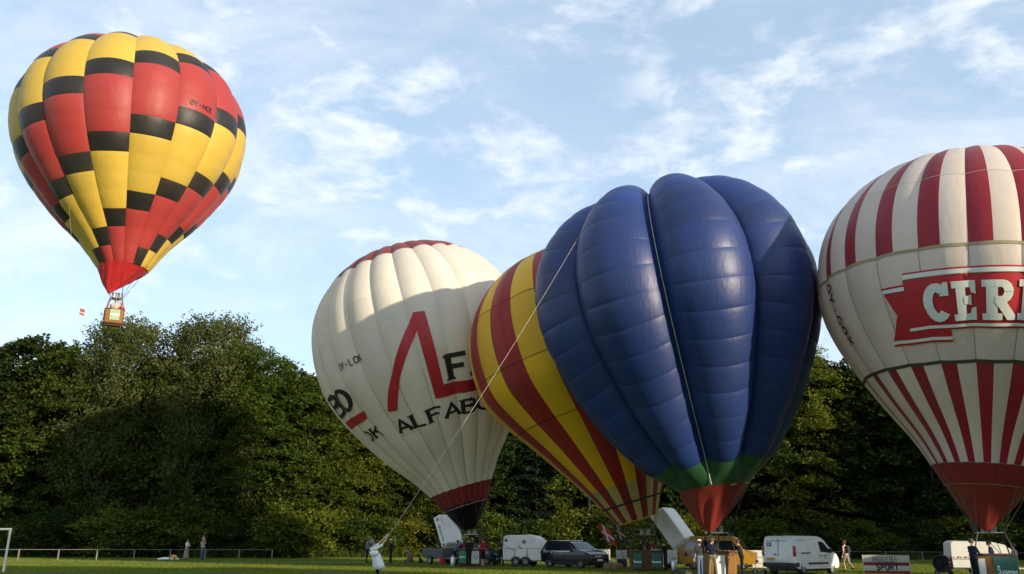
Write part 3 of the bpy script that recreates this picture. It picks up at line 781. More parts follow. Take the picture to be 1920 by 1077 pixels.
def person(label, loc, heading, h=1.75, top=(.2, .2, .2), bottom=(.05, .05, .06), shoe=(.03, .03, .03), hair=(.06, .04, .025), arms=None, legs=None, lean=0.0,
           sleeve='short', shorts=False, dress=None, skirt=False, hat=None, long_hair=False, group='people on the field', look=0.0, side_lean=0.0, pack=None, wide=1.0, voxel=.014):
    mats = {'skin': SKIN, 'top': cloth('top', top), 'bottom': cloth('bottom', bottom), 'shoe': cloth('shoe', shoe), 'eye': EYE, 'lip': LIP}
    HIP = .95
    ca, sa = math.cos(lean), math.sin(lean); cs, ss_ = math.cos(side_lean), math.sin(side_lean)
    def U(p):       # upper body swings about the hips
        x, y, z = p; z -= HIP; y, z = y * ca + z * sa, -y * sa + z * ca; x, z = x * cs + z * ss_, -x * ss_ + z * cs
        return (x, y, z + HIP)
    cap = []
    A = lambda p0, p1, r0, r1, t, up=True: cap.append((U(p0) if up else p0, U(p1) if up else p1, r0, r1, t))
    w = wide
    A((-.075 * w, 0, .95), (.075 * w, 0, .95), .118 * w, .118 * w, 'top' if dress else 'bottom', False)
    A((-.06 * w, .01, 1.08), (.06 * w, .01, 1.08), .118 * w, .118 * w, 'top')
    A((-.09 * w, 0, 1.27), (.09 * w, 0, 1.27), .122, .122, 'top')
    A((-.145 * w, -.01, 1.415), (.145 * w, -.01, 1.415), .068, .068, 'top')
    A((0, 0, 1.0), (0, -.005, 1.40), .115, .10, 'top')
    A((0, -.01, 1.45), (0, .012, 1.57), .054, .05, 'skin')
    hd = lambda p: (p[0], p[1] * math.cos(look) - (p[2] - 1.6) * math.sin(look), 1.6 + p[1] * math.sin(look) + (p[2] - 1.6) * math.cos(look))
    for p0, p1, r0, r1, t in (((0, -.012, 1.672), (0, .012, 1.668), .092, .088, 'skin'), ((0, .03, 1.63), (0, .042, 1.575), .072, .050, 'skin'), ((0, .095, 1.64), (0, .112, 1.612), .012, .017, 'skin'),
                              ((-.088, -.005, 1.645), (-.09, -.012, 1.615), .018, .014, 'skin'), ((.088, -.005, 1.645), (.09, -.012, 1.615), .018, .014, 'skin'),
                              ((-.034, .089, 1.652), (-.030, .090, 1.652), .013, .013, 'eye'), ((.034, .089, 1.652), (.030, .090, 1.652), .013, .013, 'eye'), ((-.022, .094, 1.578), (.022, .094, 1.578), .010, .010, 'lip')):
        A(hd(p0), hd(p1), r0, r1, t)
    L_ = legs or (((-.10, .02, .50), (-.105, 0, .09)), ((.10, .02, .50), (.105, 0, .09)))
    for s, (kn, an) in zip((-1, 1), L_):
        A((s * .088, 0, .92), kn, .092 if not dress else .07, .066, 'bottom', False)
        lo = 'skin' if shorts or skirt or dress else 'bottom'
        if shorts: A((s * .088, 0, .92), tuple(.85 * k + .15 * v for k, v in zip(kn, (s * .088, 0, .92))), .098, .088, 'bottom', False)
        if dress == 'tights': lo = 'bottom'
        A(kn, an, .060, .046, lo, False)
        if lo == 'bottom': A(kn, an, .066, .060, 'bottom', False)
        fd = Vector((s * .02, .19, 0)); 
        A((an[0], an[1] - .03, an[2] - .04), (an[0] + fd.x, an[1] + fd.y - .03, an[2] - .052), .045, .036, 'shoe', False)
    if skirt:
        A((-.06, 0, .98), (.06, 0, .98), .12, .12, 'bottom', False)
        for dx in (-.15, 0, .15):
            for dy in (-.07, .07): A((dx * .5, dy * .4, .92), (dx, dy, .16), .10, .115, 'bottom', False)
    if dress:
        for dx in (-.12, 0, .12):
            for dy in (-.05, .05): A((dx * .6, dy * .5, 1.12), (dx * 1.05, dy - lean * .4, .76), .125, .135, 'top', False)
        A((-.10, -.01, 1.25), (.10, -.01, 1.25), .14, .14, 'top')
    AR = arms or (((-.25, -.03, 1.14), (-.26, .07, .90)), ((.25, -.03, 1.14), (.26, .07, .90)))
    for s, (el, wr) in zip((-1, 1), AR):
        sh = (s * .185 * w, -.01, 1.415)
        A(sh, el, .058, .045, 'top' if sleeve != 'none' else 'skin')
        if sleeve == 'short': A(tuple(.45 * a + .55 * b for a, b in zip(sh, el)), el, .046, .042, 'skin')
        A(el, wr, .043, .030, 'top' if sleeve == 'long' else 'skin')
        d = (Vector(wr) - Vector(el)).normalized(); sd = d.cross(Vector((0, 1, .3))); sd = sd.normalized() if sd.length > .1 else Vector((1, 0, 0))
        W = Vector(wr); nn = d.cross(sd)
        A(tuple(W), tuple(W + d * .075), .030, .038, 'skin')
        for i, ln in enumerate((.062, .076, .080, .068)):
            b = W + d * .085 + sd * (i - 1.5) * .024
            A(tuple(b), tuple(b + d * ln * .55 + nn * .012), .0115, .011, 'skin'); A(tuple(b + d * ln * .55 + nn * .012), tuple(b + d * ln * .85 + nn * .036), .011, .0095, 'skin')
        b = W + d * .03 + sd * -.036
        A(tuple(b), tuple(b + d * .045 - sd * .026 + nn * .012), .013, .011, 'skin')
    me = remeshed('person', cap, mats, voxel)
    o = mesh_object('person', me); s = h / 1.765
    o.location = loc; o.rotation_euler = (0, 0, heading); o.scale = (s, s, s)
    tag(o, label, 'person', group)
    # hair
    bm = bmesh.new(); bmesh.ops.create_icosphere(bm, subdivisions=3, radius=1.0)
    kill = []
    for v in bm.verts:
        c = v.co; k = 1 + .06 * math.sin(c.x * 17 + c.z * 9) * math.sin(c.y * 13)
        lowz = (-.42 if c.y > -.15 else -.80) if not long_hair else -1.25
        v.co = Vector((c.x * .103 * k, c.y * .112 * k - .012, c.z * .104 * k + 1.677))
        if long_hair and c.z < -.1 and c.y < .1: v.co.z -= .11 * (-c.z); v.co.x *= 1.1
        if (c.y > .35 and c.z < .42) or (c.z < lowz) or (c.y > .0 and c.z < -.15): kill.append(v)
    bmesh.ops.delete(bm, geom=kill, context='VERTS')
    for v in bm.verts: v.co = Vector(U(hd(tuple(v.co))))
    mbh = MB().bm(bm); mbh.build('hair', material('hair', hair, .7, var=.25, scale=30, bump=.6, bscale=60), o, sharp=80)
    if hat is not None:
        prof = [(.0, 1.795), (.06, 1.79), (.10, 1.755), (.112, 1.70), (.110, 1.685), (.0, 1.685)]
        mbc = MB().lathe(prof, 16); mbc.v = [U(hd((x, y - .008, z))) for x, y, z in mbc.v]
        b0 = len(mbc.v); mbc.add([U(hd(p)) for p in ((-.075, .085, 1.69), (.075, .085, 1.69), (.06, .19, 1.675), (-.06, .19, 1.675), (-.075, .085, 1.70), (.075, .085, 1.70), (.06, .19, 1.685), (-.06, .19, 1.685))],
                                 [(0, 1, 2, 3), (7, 6, 5, 4), (0, 3, 7, 4), (1, 5, 6, 2), (3, 2, 6, 7)])
        mbc.build('cap', cloth('cap', hat), o)
    if pack is not None:
        mp = MB().box((0, -.19, 1.24), (.30, .17, .42), 0, .05); mp.v = [U(p) for p in mp.v]; mp.build('backpack', cloth('pack', pack), o)
    return o

def P2(dx, dy): return Vector((math.sin(dx), math.cos(dx), 0))
UPARM = lambda s, out=.12: ((s * (.19 + out), .06, 1.62), (s * (.16 + out), .10, 1.88))
FWD = lambda s, z=1.10, reach=.42: ((s * .25, .10, 1.16), (s * .16, reach, z))
DOWN = lambda s: ((s * .25, -.03, 1.14), (s * .26, .06, .90))
FOLD = lambda s: ((s * .26, .06, 1.16), (-s * .06, .20, 1.16))
HEAD = lambda deg: RAD(-deg)       # 0 looks away from the camera, 90 to the right

WHITE, NAVY, BLACK = (.78, .78, .78), (.015, .018, .035), (.012, .012, .014)
# the nearer woman hauling on the crown line
person('woman in long white tunic leaning back and hauling on the crown line', (-4.86, 32.0, 0), HEAD(55), 1.66, WHITE, (.012, .012, .015), hair=(.20, .18, .16), lean=-.30, dress='tights',
       arms=(((-.12, .30, 1.50), (-.03, .60, 1.68)), ((.12, .32, 1.46), (.05, .63, 1.66))), legs=(((-.12, .16, .50), (-.14, .22, .09)), ((.12, .10, .50), (.13, .02, .09))), voxel=.012)
person('man in grey blue shirt with one arm raised, just behind woman in white', (-10.75, 66.0, 0), HEAD(80), 1.74, (.16, .20, .26), (.02, .02, .035), arms=(((-.30, .05, 1.52), (-.40, .10, 1.78)), FWD(1)))
person('dark clothed man with white cap looking up near tree edge', (-9.04, 66.5, 0), HEAD(60), 1.72, (.014, .014, .016), (.016, .016, .02), hat=(.72, .72, .70), sleeve='long', arms=(FWD(-1, 1.35, .3), FWD(1, 1.30, .3)), look=.35)
# around the cream balloon's basket
person('man in red shirt and dark shorts holding cream balloon\'s basket', (-1.80, 57.7, 0), HEAD(-62), 1.80, (.42, .018, .045), (.012, .012, .016), shorts=True, arms=(FWD(-1, 1.08, .40), FWD(1, 1.12, .42)), hair=(.10, .05, .03))
person('man in black with his back turned, at front of cream balloon\'s basket', (-2.72, 57.5, 0), HEAD(8), 1.82, (.015, .014, .014), (.012, .012, .014), sleeve='long', arms=(FWD(-1, 1.1, .35), FWD(1, 1.12, .38)), wide=1.08)
person('person in navy and white jacket bending beside cream balloon\'s basket', (-3.72, 58.4, 0), HEAD(70), 1.70, (.10, .12, .17), (.016, .018, .03), sleeve='long', lean=.35, arms=(FWD(-1, 1.0, .42), FWD(1, 1.02, .45)))
person('pilot in red top standing inside cream balloon\'s basket', (-2.95, 58.9, .08), HEAD(160), 1.62, (.36, .03, .06), (.05, .05, .06), arms=(FWD(-1, 1.2, .3), FWD(1, 1.25, .3)))
person('man in brown shirt and dark trousers with hands clasped, left of white trailer', (-.62, 60.2, 0), HEAD(175), 1.76, (.055, .042, .036), (.014, .014, .016), arms=(FOLD(-1), FOLD(1)), hair=(.14, .10, .07))
# around the striped balloon's basket
person('pilot in dark jacket inside striped balloon\'s basket', (7.62, 51.6, .08), HEAD(120), 1.70, (.02, .022, .032), NAVY, sleeve='long', arms=(UPARM(-1), FWD(1, 1.2, .25)))
person('pilot in dull red jacket inside striped balloon\'s basket', (8.25, 51.7, .08), HEAD(200), 1.70, (.16, .03, .035), NAVY, sleeve='long', arms=(FWD(-1, 1.2, .25), UPARM(1)))
person('person in black with white patterned sleeve beside open white trailer', (8.95, 51.0, 0), HEAD(-60), 1.66, (.013, .013, .014), (.02, .02, .022), sleeve='long', arms=(FWD(-1, 1.1, .38), FWD(1, 1.05, .36)), long_hair=True)
# in front of the blue balloon's basket
person('man in dark green shirt and blue jeans with white cap', (8.98, 41.9, 0), HEAD(-20), 1.72, (.035, .042, .030), (.13, .18, .27), hat=(.66, .66, .64), arms=(DOWN(-1), FWD(1, 1.15, .4)), wide=1.08)
person('man in navy shirt and khaki trousers with his back turned by white banner', (9.52, 41.7, 0), HEAD(5), 1.80, NAVY, (.20, .17, .10), hair=(.12, .07, .04), arms=(FWD(-1, 1.15, .40), FWD(1, 1.2, .42)), wide=1.06,
       legs=(((-.14, .02, .50), (-.17, 0, .09)), ((.14, .02, .50), (.17, 0, .09))))
person('dark clothed pilot with both arms raised to burner under blue balloon', (10.02, 43.6, .08), HEAD(10), 1.78, (.012, .013, .018), NAVY, sleeve='long', arms=(UPARM(-1, .14), UPARM(1, .14)))
person('man in dark shirt with white hem leaning on blue balloon\'s basket', (11.15, 42.6, 0), HEAD(-75), 1.74, (.016, .018, .024), (.012, .012, .016), hair=(.10, .06, .04), lean=.22, arms=(FWD(-1, 1.1, .45), FWD(1, 1.12, .45)))
# far right
person('man in pale pink shirt and shorts striding past white van', (20.15, 53.0, 0), HEAD(-35), 1.74, (.66, .46, .38), (.30, .28, .22), shorts=True, pack=(.03, .035, .05), hair=(.14, .08, .05), lean=.08,
       legs=(((-.10, .16, .52), (-.10, .06, .09)), ((.10, -.06, .52), (.10, -.36, .20))))
person('man in dark blue fleece standing left of crimson balloon\'s basket', (19.62, 37.4, 0), HEAD(75), 1.80, (.016, .022, .05), (.012, .012, .016), sleeve='long', arms=(FWD(-1, 1.1, .40), FWD(1, 1.12, .42)), hair=(.12, .08, .05))
person('pilot in navy vest bending inside crimson balloon\'s basket', (20.70, 37.85, .08), HEAD(-60), 1.66, (.02, .024, .06), NAVY, lean=.15, sleeve='short', arms=(FWD(-1, 1.15, .35), FWD(1, 1.2, .35)), hair=(.05, .03, .025))
person('person in pale grey clothes at right of crimson balloon\'s basket', (21.66, 37.9, 0), HEAD(-80), 1.62, (.42, .42, .42), (.30, .30, .30), arms=(FWD(-1, 1.12, .45), FWD(1, 1.15, .45)), hair=(.10, .06, .045))
# by the fence on the left
person('woman in white top and long pale skirt by fence', (-27.4, 74.6, 0), HEAD(100), 1.66, (.70, .68, .68), (.30, .24, .21), skirt=True, arms=(FOLD(-1), FOLD(1)), hair=(.08, .05, .04))
person('man in white shirt and jeans carrying a child on his shoulders by fence', (-26.0, 74.4, 0), HEAD(120), 1.74, (.50, .52, .50), (.09, .12, .17), arms=(((-.28, .06, 1.32), (-.16, .12, 1.46)), ((.28, .06, 1.32), (.16, .12, 1.46))))
person('small child sitting on man\'s shoulders by fence', (-26.0, 74.36, .96), HEAD(120), 1.02, (.40, .30, .22), (.20, .16, .12), shorts=True, arms=(FWD(-1, 1.0, .3), FWD(1, 1.0, .3)), hair=(.20, .12, .06),
       legs=(((-.16, .28, .86), (-.14, .26, .48)), ((.16, .28, .86), (.14, .26, .48))))
# in the flying basket
bA = Vector(baseA)
person('pilot in pale shirt reaching up inside flying basket', bA + Vector((.02, 0, .08)), HEAD(170), 1.70, (.55, .42, .34), NAVY, arms=(UPARM(-1, .05), FWD(1, 1.15, .25)), group='people in flying basket')
person('passenger in red top at right of flying basket', bA + Vector((.36, .12, .08)), HEAD(150), 1.45, (.40, .06, .04), NAVY, group='people in flying basket')
person('passenger in dark top at left of flying basket', bA + Vector((-.34, .10, .08)), HEAD(200), 1.36, (.05, .03, .04), NAVY, group='people in flying basket')

# dog
caps = [((0, -.16, .16), (0, .04, .34), .10, .085, 'fur'), ((0, .04, .34), (0, .10, .46), .075, .055, 'fur'), ((0, .11, .50), (0, .14, .50), .062, .055, 'fur'), ((0, .17, .485), (0, .25, .47), .036, .026, 'fur'),
        ((-.05, .09, .55), (-.06, .085, .50), .018, .024, 'fur'), ((.05, .09, .55), (.06, .085, .50), .018, .024, 'fur')]
for s in (-1, 1):
    caps += [((s * .06, .06, .32), (s * .06, .08, .17), .045, .03, 'fur'), ((s * .06, .08, .17), (s * .06, .09, .03), .028, .024, 'fur'), ((s * .06, .09, .025), (s * .06, .13, .022), .026, .022, 'fur'),
             ((s * .08, -.14, .14), (s * .10, .02, .15), .075, .055, 'fur'), ((s * .10, .02, .14), (s * .10, -.07, .05), .035, .026, 'fur'), ((s * .10, -.07, .03), (s * .10, .03, .022), .026, .022, 'fur')]
caps += [((0, -.20, .08), (0, -.36, .05), .03, .018, 'fur')]
dg_ = mesh_object('dog', remeshed('dog', caps, {'fur': material('black fur', (.012, .011, .011), .8, bump=.5, bscale=40)}, .011))
dg_.location = (-6.73, 66, 0); dg_.rotation_euler = (0, 0, RAD(70)); tag(dg_, 'small black dog sitting on grass left of grey trailer', 'dog')

# ------------------------------------------------------------------ vehicles
def wheel(parent, x, y, r, w, rimmat, side, name='wheel'):
    Rm = Matrix.Translation((x, y, r)) @ Matrix.Rotation(-side * math.pi / 2, 4, 'X')
    prof = [(r * .60, -w / 2), (r * .93, -w / 2), (r * .99, -w * .38), (r, -w * .2), (r, w * .2), (r * .99, w * .38), (r * .93, w / 2), (r * .62, w / 2), (r * .60, w * .4)]
    o = MB().lathe(prof, 26, 0, Rm).build(name, M['tyre'], parent)
    mb = MB().lathe([(.01, w * .34), (r * .16, w * .36), (r * .17, w * .26), (r * .56, w * .20), (r * .62, w * .47), (r * .58, w * .50), (r * .55, w * .22), (.01, w * .2)], 24, 0, Rm)
    for k in range(6):
        a = 2 * math.pi * k / 6
        p0, p1 = Rm @ Vector((r * .1 * math.cos(a), r * .1 * math.sin(a), w * .34)), Rm @ Vector((r * .58 * math.cos(a), r * .58 * math.sin(a), w * .40))
        mb.path([p0, p1], [r * .09, r * .06], 5)
    mb.build('rim', rimmat, o)
    return o

def arch(x, r, z0, n=9):
    """wheel arch seen from front to rear along the sill (x decreasing)"""
    return [(x + r * math.cos(RAD(180 * i / n)), max(z0, r * .92 * math.sin(RAD(180 * i / n)) + z0 * .2)) for i in range(n + 1)]

def car(name, label, loc, rz, L, top, sill, wheels, wr, W, belt, roof_w, paint, windows, screen, rearscreen, rim='rim', cat='car', group=None, taper=.12, nose=None, crown=.02, extras=None):
    root = thing(name, label, cat, loc, rz, group)
    hl = L / 2
    zr = max(p[1] for p in top)
    out = list(top)                                   # rear bottom -> over the roof -> front bottom
    lower = []
    for x in sorted(wheels, reverse=True): lower += arch(x, wr * 1.14, sill)
    out = out + lower
    # densify
    dense = []
    for a, b in zip(out, out[1:] + out[:1]):
        n = max(1, int(math.hypot(b[0] - a[0], b[1] - a[1]) / .16))
        dense += [(a[0] + (b[0] - a[0]) * i / n, a[1] + (b[1] - a[1]) * i / n) for i in range(n)]
    def yw(x, z):
        f = 1.0 if z < belt else 1 - (1 - roof_w) * ((z - belt) / max(zr - belt, .01)) ** 1.15
        f *= 1 - .05 * max(0, (belt * .55 - z) / (belt * .55)) ** 1.5
        return W * f * (1 - taper * abs(x / hl) ** 5)
    mb = MB()
    for s in (-1, 1):
        V, Fc = sheet([dense], lambda u, v, i: (u, s * yw(u, v), v), .25, .14); mb.add(V, Fc)
    fr = [-1, -.94, -.7, -.35, 0, .35, .7, .94, 1]
    rows = [[(x, yw(x, z) * f, z + (crown * (1 - f * f) if z > belt * .7 else 0)) for f in fr] for x, z in dense + dense[:1]]
    mb.loft(rows, 0, False, False)
    body = mb.build('body', paint, root, sharp=28)
    def on_side(polys, nm, mat, off, par, sides=(-1, 1)):
        for s in sides:
            V, Fc = sheet(polys, lambda u, v, i: (u, s * (yw(u, v) + off), v), .2, .10)
            me = bpy.data.meshes.new(nm); me.from_pydata(V, [], Fc); me.materials.append(mat); me.update(); mesh_object(nm, me, par)
    for wpoly, mat in windows: on_side([wpoly], 'side_window', mat, .008, root)
    def glass(p0, p1, nm, inset=.86, mat=None):
        (x0, z0), (x1, z1) = p0, p1; d = Vector((x1 - x0, 0, z1 - z0)).normalized(); no = Vector((-d.z, 0, d.x)); 
        if no.z < 0: no = -no
        rows = []
        for i in range(5):
            t = i / 4; x, z = x0 + (x1 - x0) * t, z0 + (z1 - z0) * t
            rows.append([Vector((x, yw(x, z) * inset * f, z + crown * (1 - f * f * .8))) + no * .012 for f in (-1, -.6, -.2, .2, .6, 1)])
        return MB().loft(rows, 0, False, False).build(nm, mat or M['glass'], root)
    if screen: glass(*screen, 'windscreen')
    if rearscreen: glass(*rearscreen, 'rear_window')
    for x in wheels:
        for s in (-1, 1): wheel(root, x, s * (W - .13), wr, .22, M[rim], s)
    MB().box((0, 0, wr * .9), (L * .86, W * 1.5, wr * .7)).build('underbody', M['trim'], root)
    return root, yw, on_side

def add_box(root, name, c, d, mat, bev=.01, rot=None): return MB().box(c, d, 0, bev, rot).build(name, mat, root)
def seam(x0, z0, x1, z1, w=.012):
    dx, dz = x1 - x0, z1 - z0; l = math.hypot(dx, dz); nx, nz = -dz / l * w / 2, dx / l * w / 2
    return [(x0 + nx, z0 + nz), (x0 - nx, z0 - nz), (x1 - nx, z1 - nz), (x1 + nx, z1 + nz)]

# --- black estate car (SUV)
suv_top = [(-2.38, .42), (-2.42, .75), (-2.40, 1.05), (-2.20, 1.45), (-2.02, 1.66), (-1.7, 1.74), (-.6, 1.77), (.2, 1.74), (.62, 1.63), (1.30, 1.20), (1.75, 1.12), (2.22, 1.02), (2.42, .90), (2.47, .62), (2.40, .36)]
root, yw, side = car('car', 'black estate car with chrome window frames towing white trailer', (4.05, 56.4, 0), RAD(-50), 4.9, suv_top, .32, (-1.45, 1.50), .375, .97, 1.05, .74, M['black_paint'],
    [([(-2.02, 1.14), (-1.72, 1.56), (-1.20, 1.62), (-1.18, 1.13)], M['glass']), ([(-1.10, 1.13), (-1.12, 1.62), (-.25, 1.64), (-.20, 1.12)], M['glass']), ([(-.12, 1.12), (-.17, 1.64), (.30, 1.60), (.98, 1.17), (.95, 1.12)], M['glass'])],
    ((1.26, 1.22), (.64, 1.615)), ((-2.22, 1.36), (-2.06, 1.60)))
root.scale = (.94, .94, .93)
side([seam(-2.06, 1.10, .98, 1.09, .035), seam(-2.06, 1.11, -1.73, 1.60, .03), seam(-1.73, 1.60, -.3, 1.675, .03), seam(-.3, 1.675, .32, 1.63, .03), seam(.32, 1.63, 1.0, 1.15, .03)], 'window_trim', M['chrome'], .014, root)
side([seam(-1.05, .45, -1.12, 1.08), seam(-.15, .45, -.16, 1.08), seam(.92, .48, .95, 1.08)], 'door_gap', M['trim'], .005, root)
side([[(-2.0, .40), (2.1, .40), (2.1, .33), (-2.0, .33)]], 'sill_trim', M['trim'], .012, root)
for s in (-1, 1):
    add_box(root, 'headlight', (2.24, s * .66, .86), (.22, .40, .15), M['lamp_glass'], .04, RAD(-18 * s)); add_box(root, 'tail_light', (-2.40, s * .74, .98), (.10, .30, .16), M['tail_red'], .03)
    add_box(root, 'mirror', (.78, s * 1.05, 1.15), (.14, .20, .15), M['black_paint'], .04); add_box(root, 'door_handle', (-.30, s * .985, .98), (.20, .03, .035), M['chrome'], .01); add_box(root, 'door_handle', (-1.22, s * .985, .98), (.20, .03, .035), M['chrome'], .01)
    add_box(root, 'roof_rail', (-.7, s * .62, 1.79), (1.9, .04, .04), M['chrome'], .012); add_box(root, 'fog_light', (2.40, s * .70, .48), (.06, .24, .07), M['chrome'], .02)
gr = add_box(root, 'grille', (2.41, 0, .80), (.06, .86, .26), M['trim'], .05)
for z in (.74, .80, .86): add_box(gr, 'grille_bar', (2.445, 0, z), (.02, .80, .022), M['chrome'], .006)
MB().lathe([(.0, .0), (.085, 0), (.10, .012), (.10, .03), (.085, .03), (.08, .015), (.0, .015)], 18, 0, Matrix.Translation((2.44, 0, .80)) @ Matrix.Rotation(math.pi / 2, 4, 'Y')).build('badge', M['chrome'], gr)
add_box(root, 'number_plate', (2.478, 0, .56), (.02, .50, .11), M['plate'], .004)
add_box(root, 'bumper_insert', (2.44, 0, .44), (.06, 1.3, .10), M['trim'], .03)

# --- dark blue hatchback behind the cream balloon's basket
hb_top = [(-2.02, .42), (-2.06, .80), (-1.98, 1.00), (-1.62, 1.36), (-1.2, 1.47), (-.4, 1.49), (.2, 1.44), (.55, 1.32), (1.15, .98), (1.62, .88), (1.98, .74), (2.05, .55), (2.0, .34)]
root, yw, side = car('car', 'dark blue hatchback with its tailgate up behind cream balloon\'s basket', (-2.55, 63.2, 0), RAD(-24), 4.15, hb_top, .28, (-1.25, 1.28), .31, .88, .92, .76, M['blue_paint'],
    [([(-1.62, 1.0), (-1.30, 1.34), (-.62, 1.38), (-.60, .99)], M['glass']), ([(-.52, .99), (-.54, 1.38), (.10, 1.36), (.38, 1.28), (.86, .99)], M['glass'])], ((1.12, 1.0), (.57, 1.305)), None)
side([seam(-.56, .38, -.56, .97), seam(.80, .42, .82, .97), seam(-1.6, .96, .85, .955, .03)], 'door_gap', M['trim'], .006, root)
for s in (-1, 1):
    add_box(root, 'headlight', (1.84, s * .60, .70), (.26, .36, .17), M['lamp_glass'], .05, RAD(-22 * s)); add_box(root, 'tail_light', (-2.0, s * .66, .92), (.08, .24, .24), M['tail_red'], .03); add_box(root, 'mirror', (.62, s * .95, .99), (.12, .18, .12), M['blue_paint'], .04)
    add_box(root, 'fog_light', (2.0, s * .60, .42), (.06, .2, .08), M['lamp_glass'], .02)
add_box(root, 'grille', (2.02, 0, .62), (.05, .80, .12), M['trim'], .03); add_box(root, 'number_plate', (2.06, 0, .46), (.02, .5, .11), M['plate'], .004)
tg = add_box(root, 'tailgate', (-2.05, 0, 1.72), (.95, 1.25, .07), M['blue_paint'], .03, Matrix.Rotation(RAD(24), 4, 'Y')); MB().box((-2.03, 0, 1.765), (.62, 1.0, .02), 0, .005, Matrix.Rotation(RAD(24), 4, 'Y')).build('tailgate_window', M['glass'], tg)
for s in (-1, 1): MB().path([(-1.72, s * .6, 1.25), (-2.1, s * .6, 1.72)], .014, 5).build('gas_strut', M['dark_steel'], tg)

# --- white panel van, seen from the rear
van_top = [(-2.36, .40), (-2.40, .75), (-2.38, 1.10), (-2.30, 1.80), (-2.22, 1.90), (-1.9, 1.94), (.2, 1.94), (.62, 1.88), (.95, 1.72), (1.58, 1.17), (2.05, 1.03), (2.32, .82), (2.40, .55), (2.34, .34)]
root, yw, side = car('van', 'white panel van seen from behind with black lower trim', (15.70, 47.6, 0), RAD(43), 4.8, van_top, .30, (-1.55, 1.50), .33, .95, 1.12, .86, M['white_paint'],
    [([(.28, 1.13), (.26, 1.66), (.58, 1.68), (.86, 1.58), (1.34, 1.17), (1.3, 1.12)], M['glass'])], ((1.54, 1.19), (.98, 1.685)), None, 'rim_white', 'van', taper=.07)
side([[(-2.3, .62), (-1.98, .62), (-1.98, .40), (-2.3, .40)], [(-1.12, .62), (1.06, .62), (1.06, .52), (-1.12, .52)]], 'rubbing_strip', M['trim'], .014, root)
side([seam(-.95, .36, -.95, 1.80), seam(.22, .36, .22, 1.74), seam(1.2, .4, 1.22, 1.1), seam(-.95, 1.80, .2, 1.80), seam(-2.0, 1.72, -1.05, 1.72, .03)], 'door_gap', M['grey_print'], .005, root)
side([[(-1.75, 1.12), (-.80, 1.12), (-.80, 1.06), (-1.75, 1.06)]], 'door_rail', M['trim'], .012, root)
side([[(.30, .98), (.46, .98), (.46, .94), (.30, .94)], [(.06, .98), (.20, .98), (.20, .94), (.06, .94)]], 'door_handle', M['trim'], .02, root)
side([[(.55, .98), (.98, .98), (.98, .94), (.55, .94)], [(.60, .90), (.94, .90), (.94, .87), (.60, .87)], [(.60, .83), (.90, .83), (.90, .80), (.60, .80)]], 'door_print', M['grey_print'], .010, root)
add_box(root, 'rear_bumper', (-2.40, 0, .50), (.16, 1.84, .22), M['trim'], .05)
add_box(root, 'rear_door_gap', (-2.385, 0, 1.25), (.03, .016, 1.1), M['grey_print'], .003, Matrix.Rotation(RAD(4), 4, 'Y'))
add_box(root, 'rear_door_handle', (-2.43, .16, 1.02), (.04, .16, .05), M['trim'], .01)
add_box(root, 'rear_door_panel', (-2.43, 0, .80), (.03, 1.2, .28), M['white_paint'], .02); add_box(root, 'number_plate', (-2.455, .42, .79), (.02, .46, .14), M['plate_y'], .004)
pr = add_box(root, 'door_sticker', (-2.385, .52, 1.52), (.02, .24, .20), M['purple'], .003, Matrix.Rotation(RAD(4), 4, 'Y')); add_box(pr, 'sticker_mark', (-2.398, .52, 1.52), (.012, .12, .08), M['white_ban'], .002, Matrix.Rotation(RAD(4), 4, 'Y'))
for k in range(9): add_box(root, 'rear_print', (-2.355 - .0, .62 - k * .14, 1.70), (.012, .10, .045), M['pale_blue'], .002, Matrix.Rotation(RAD(5), 4, 'Y'))
for s in (-1, 1):
    add_box(root, 'tail_light', (-2.33, s * .89, 1.18), (.14, .13, .52), M['tail_red'], .03, Matrix.Rotation(RAD(3), 4, 'Y')); add_box(root, 'mirror', (1.15, s * 1.06, 1.20), (.14, .22, .22), M['trim'], .04); add_box(root, 'headlight', (2.14, s * .70, .86), (.3, .26, .26), M['lamp_glass'], .06)
add_box(root, 'roof_light', (-2.12, 0, 1.965), (.10, .22, .05), M['trim'], .015)

# --- yellow orange van behind the blue balloon's basket
yv_top = [(-2.25, .42), (-2.30, .75), (-2.28, 1.10), (-2.12, 1.82), (-2.0, 1.92), (-1.6, 1.96), (.6, 1.96), (1.0, 1.92), (1.18, 1.84), (1.58, 1.16), (1.82, 1.10), (2.22, 1.04), (2.30, .92), (2.30, .52), (2.24, .36)]
root, yw, side = car('van', 'yellow orange delivery van with raised tailgate behind blue balloon\'s basket', (12.85, 54.6, 0), RAD(-18), 4.6, yv_top, .32, (-1.42, 1.45), .32, .93, 1.12, .86, M['orange_paint'],
    [([(-1.90, 1.18), (-1.80, 1.68), (-1.02, 1.70), (-1.02, 1.18)], M['pane']), ([(-.85, 1.18), (-.85, 1.70), (.0, 1.70), (.0, 1.18)], M['glass']), ([(.14, 1.16), (.14, 1.70), (.98, 1.70), (1.40, 1.16)], M['glass'])], ((1.555, 1.19), (1.20, 1.80)), ((-2.25, 1.25), (-2.15, 1.70)), 'rim_white', 'van', taper=.05)
side([seam(-.94, .40, -.94, 1.85), seam(.07, .40, .07, 1.85), seam(1.40, .42, 1.44, 1.14), seam(-2.2, 1.08, 1.5, 1.06, .02), seam(-2.2, .92, -1.0, .92, .016)], 'door_gap', M['grey_print'], .005, root)
side([[(-.02 + .22 * math.cos(2 * math.pi * k / 16) - 1.30, .86 + .20 * math.sin(2 * math.pi * k / 16)) for k in range(16)]], 'door_emblem', M['pale_blue'], .010, root)
side([[(-1.95, .98), (-1.78, .98), (-1.78, .76), (-1.95, .76)]], 'air_vent', M['trim'], .012, root)
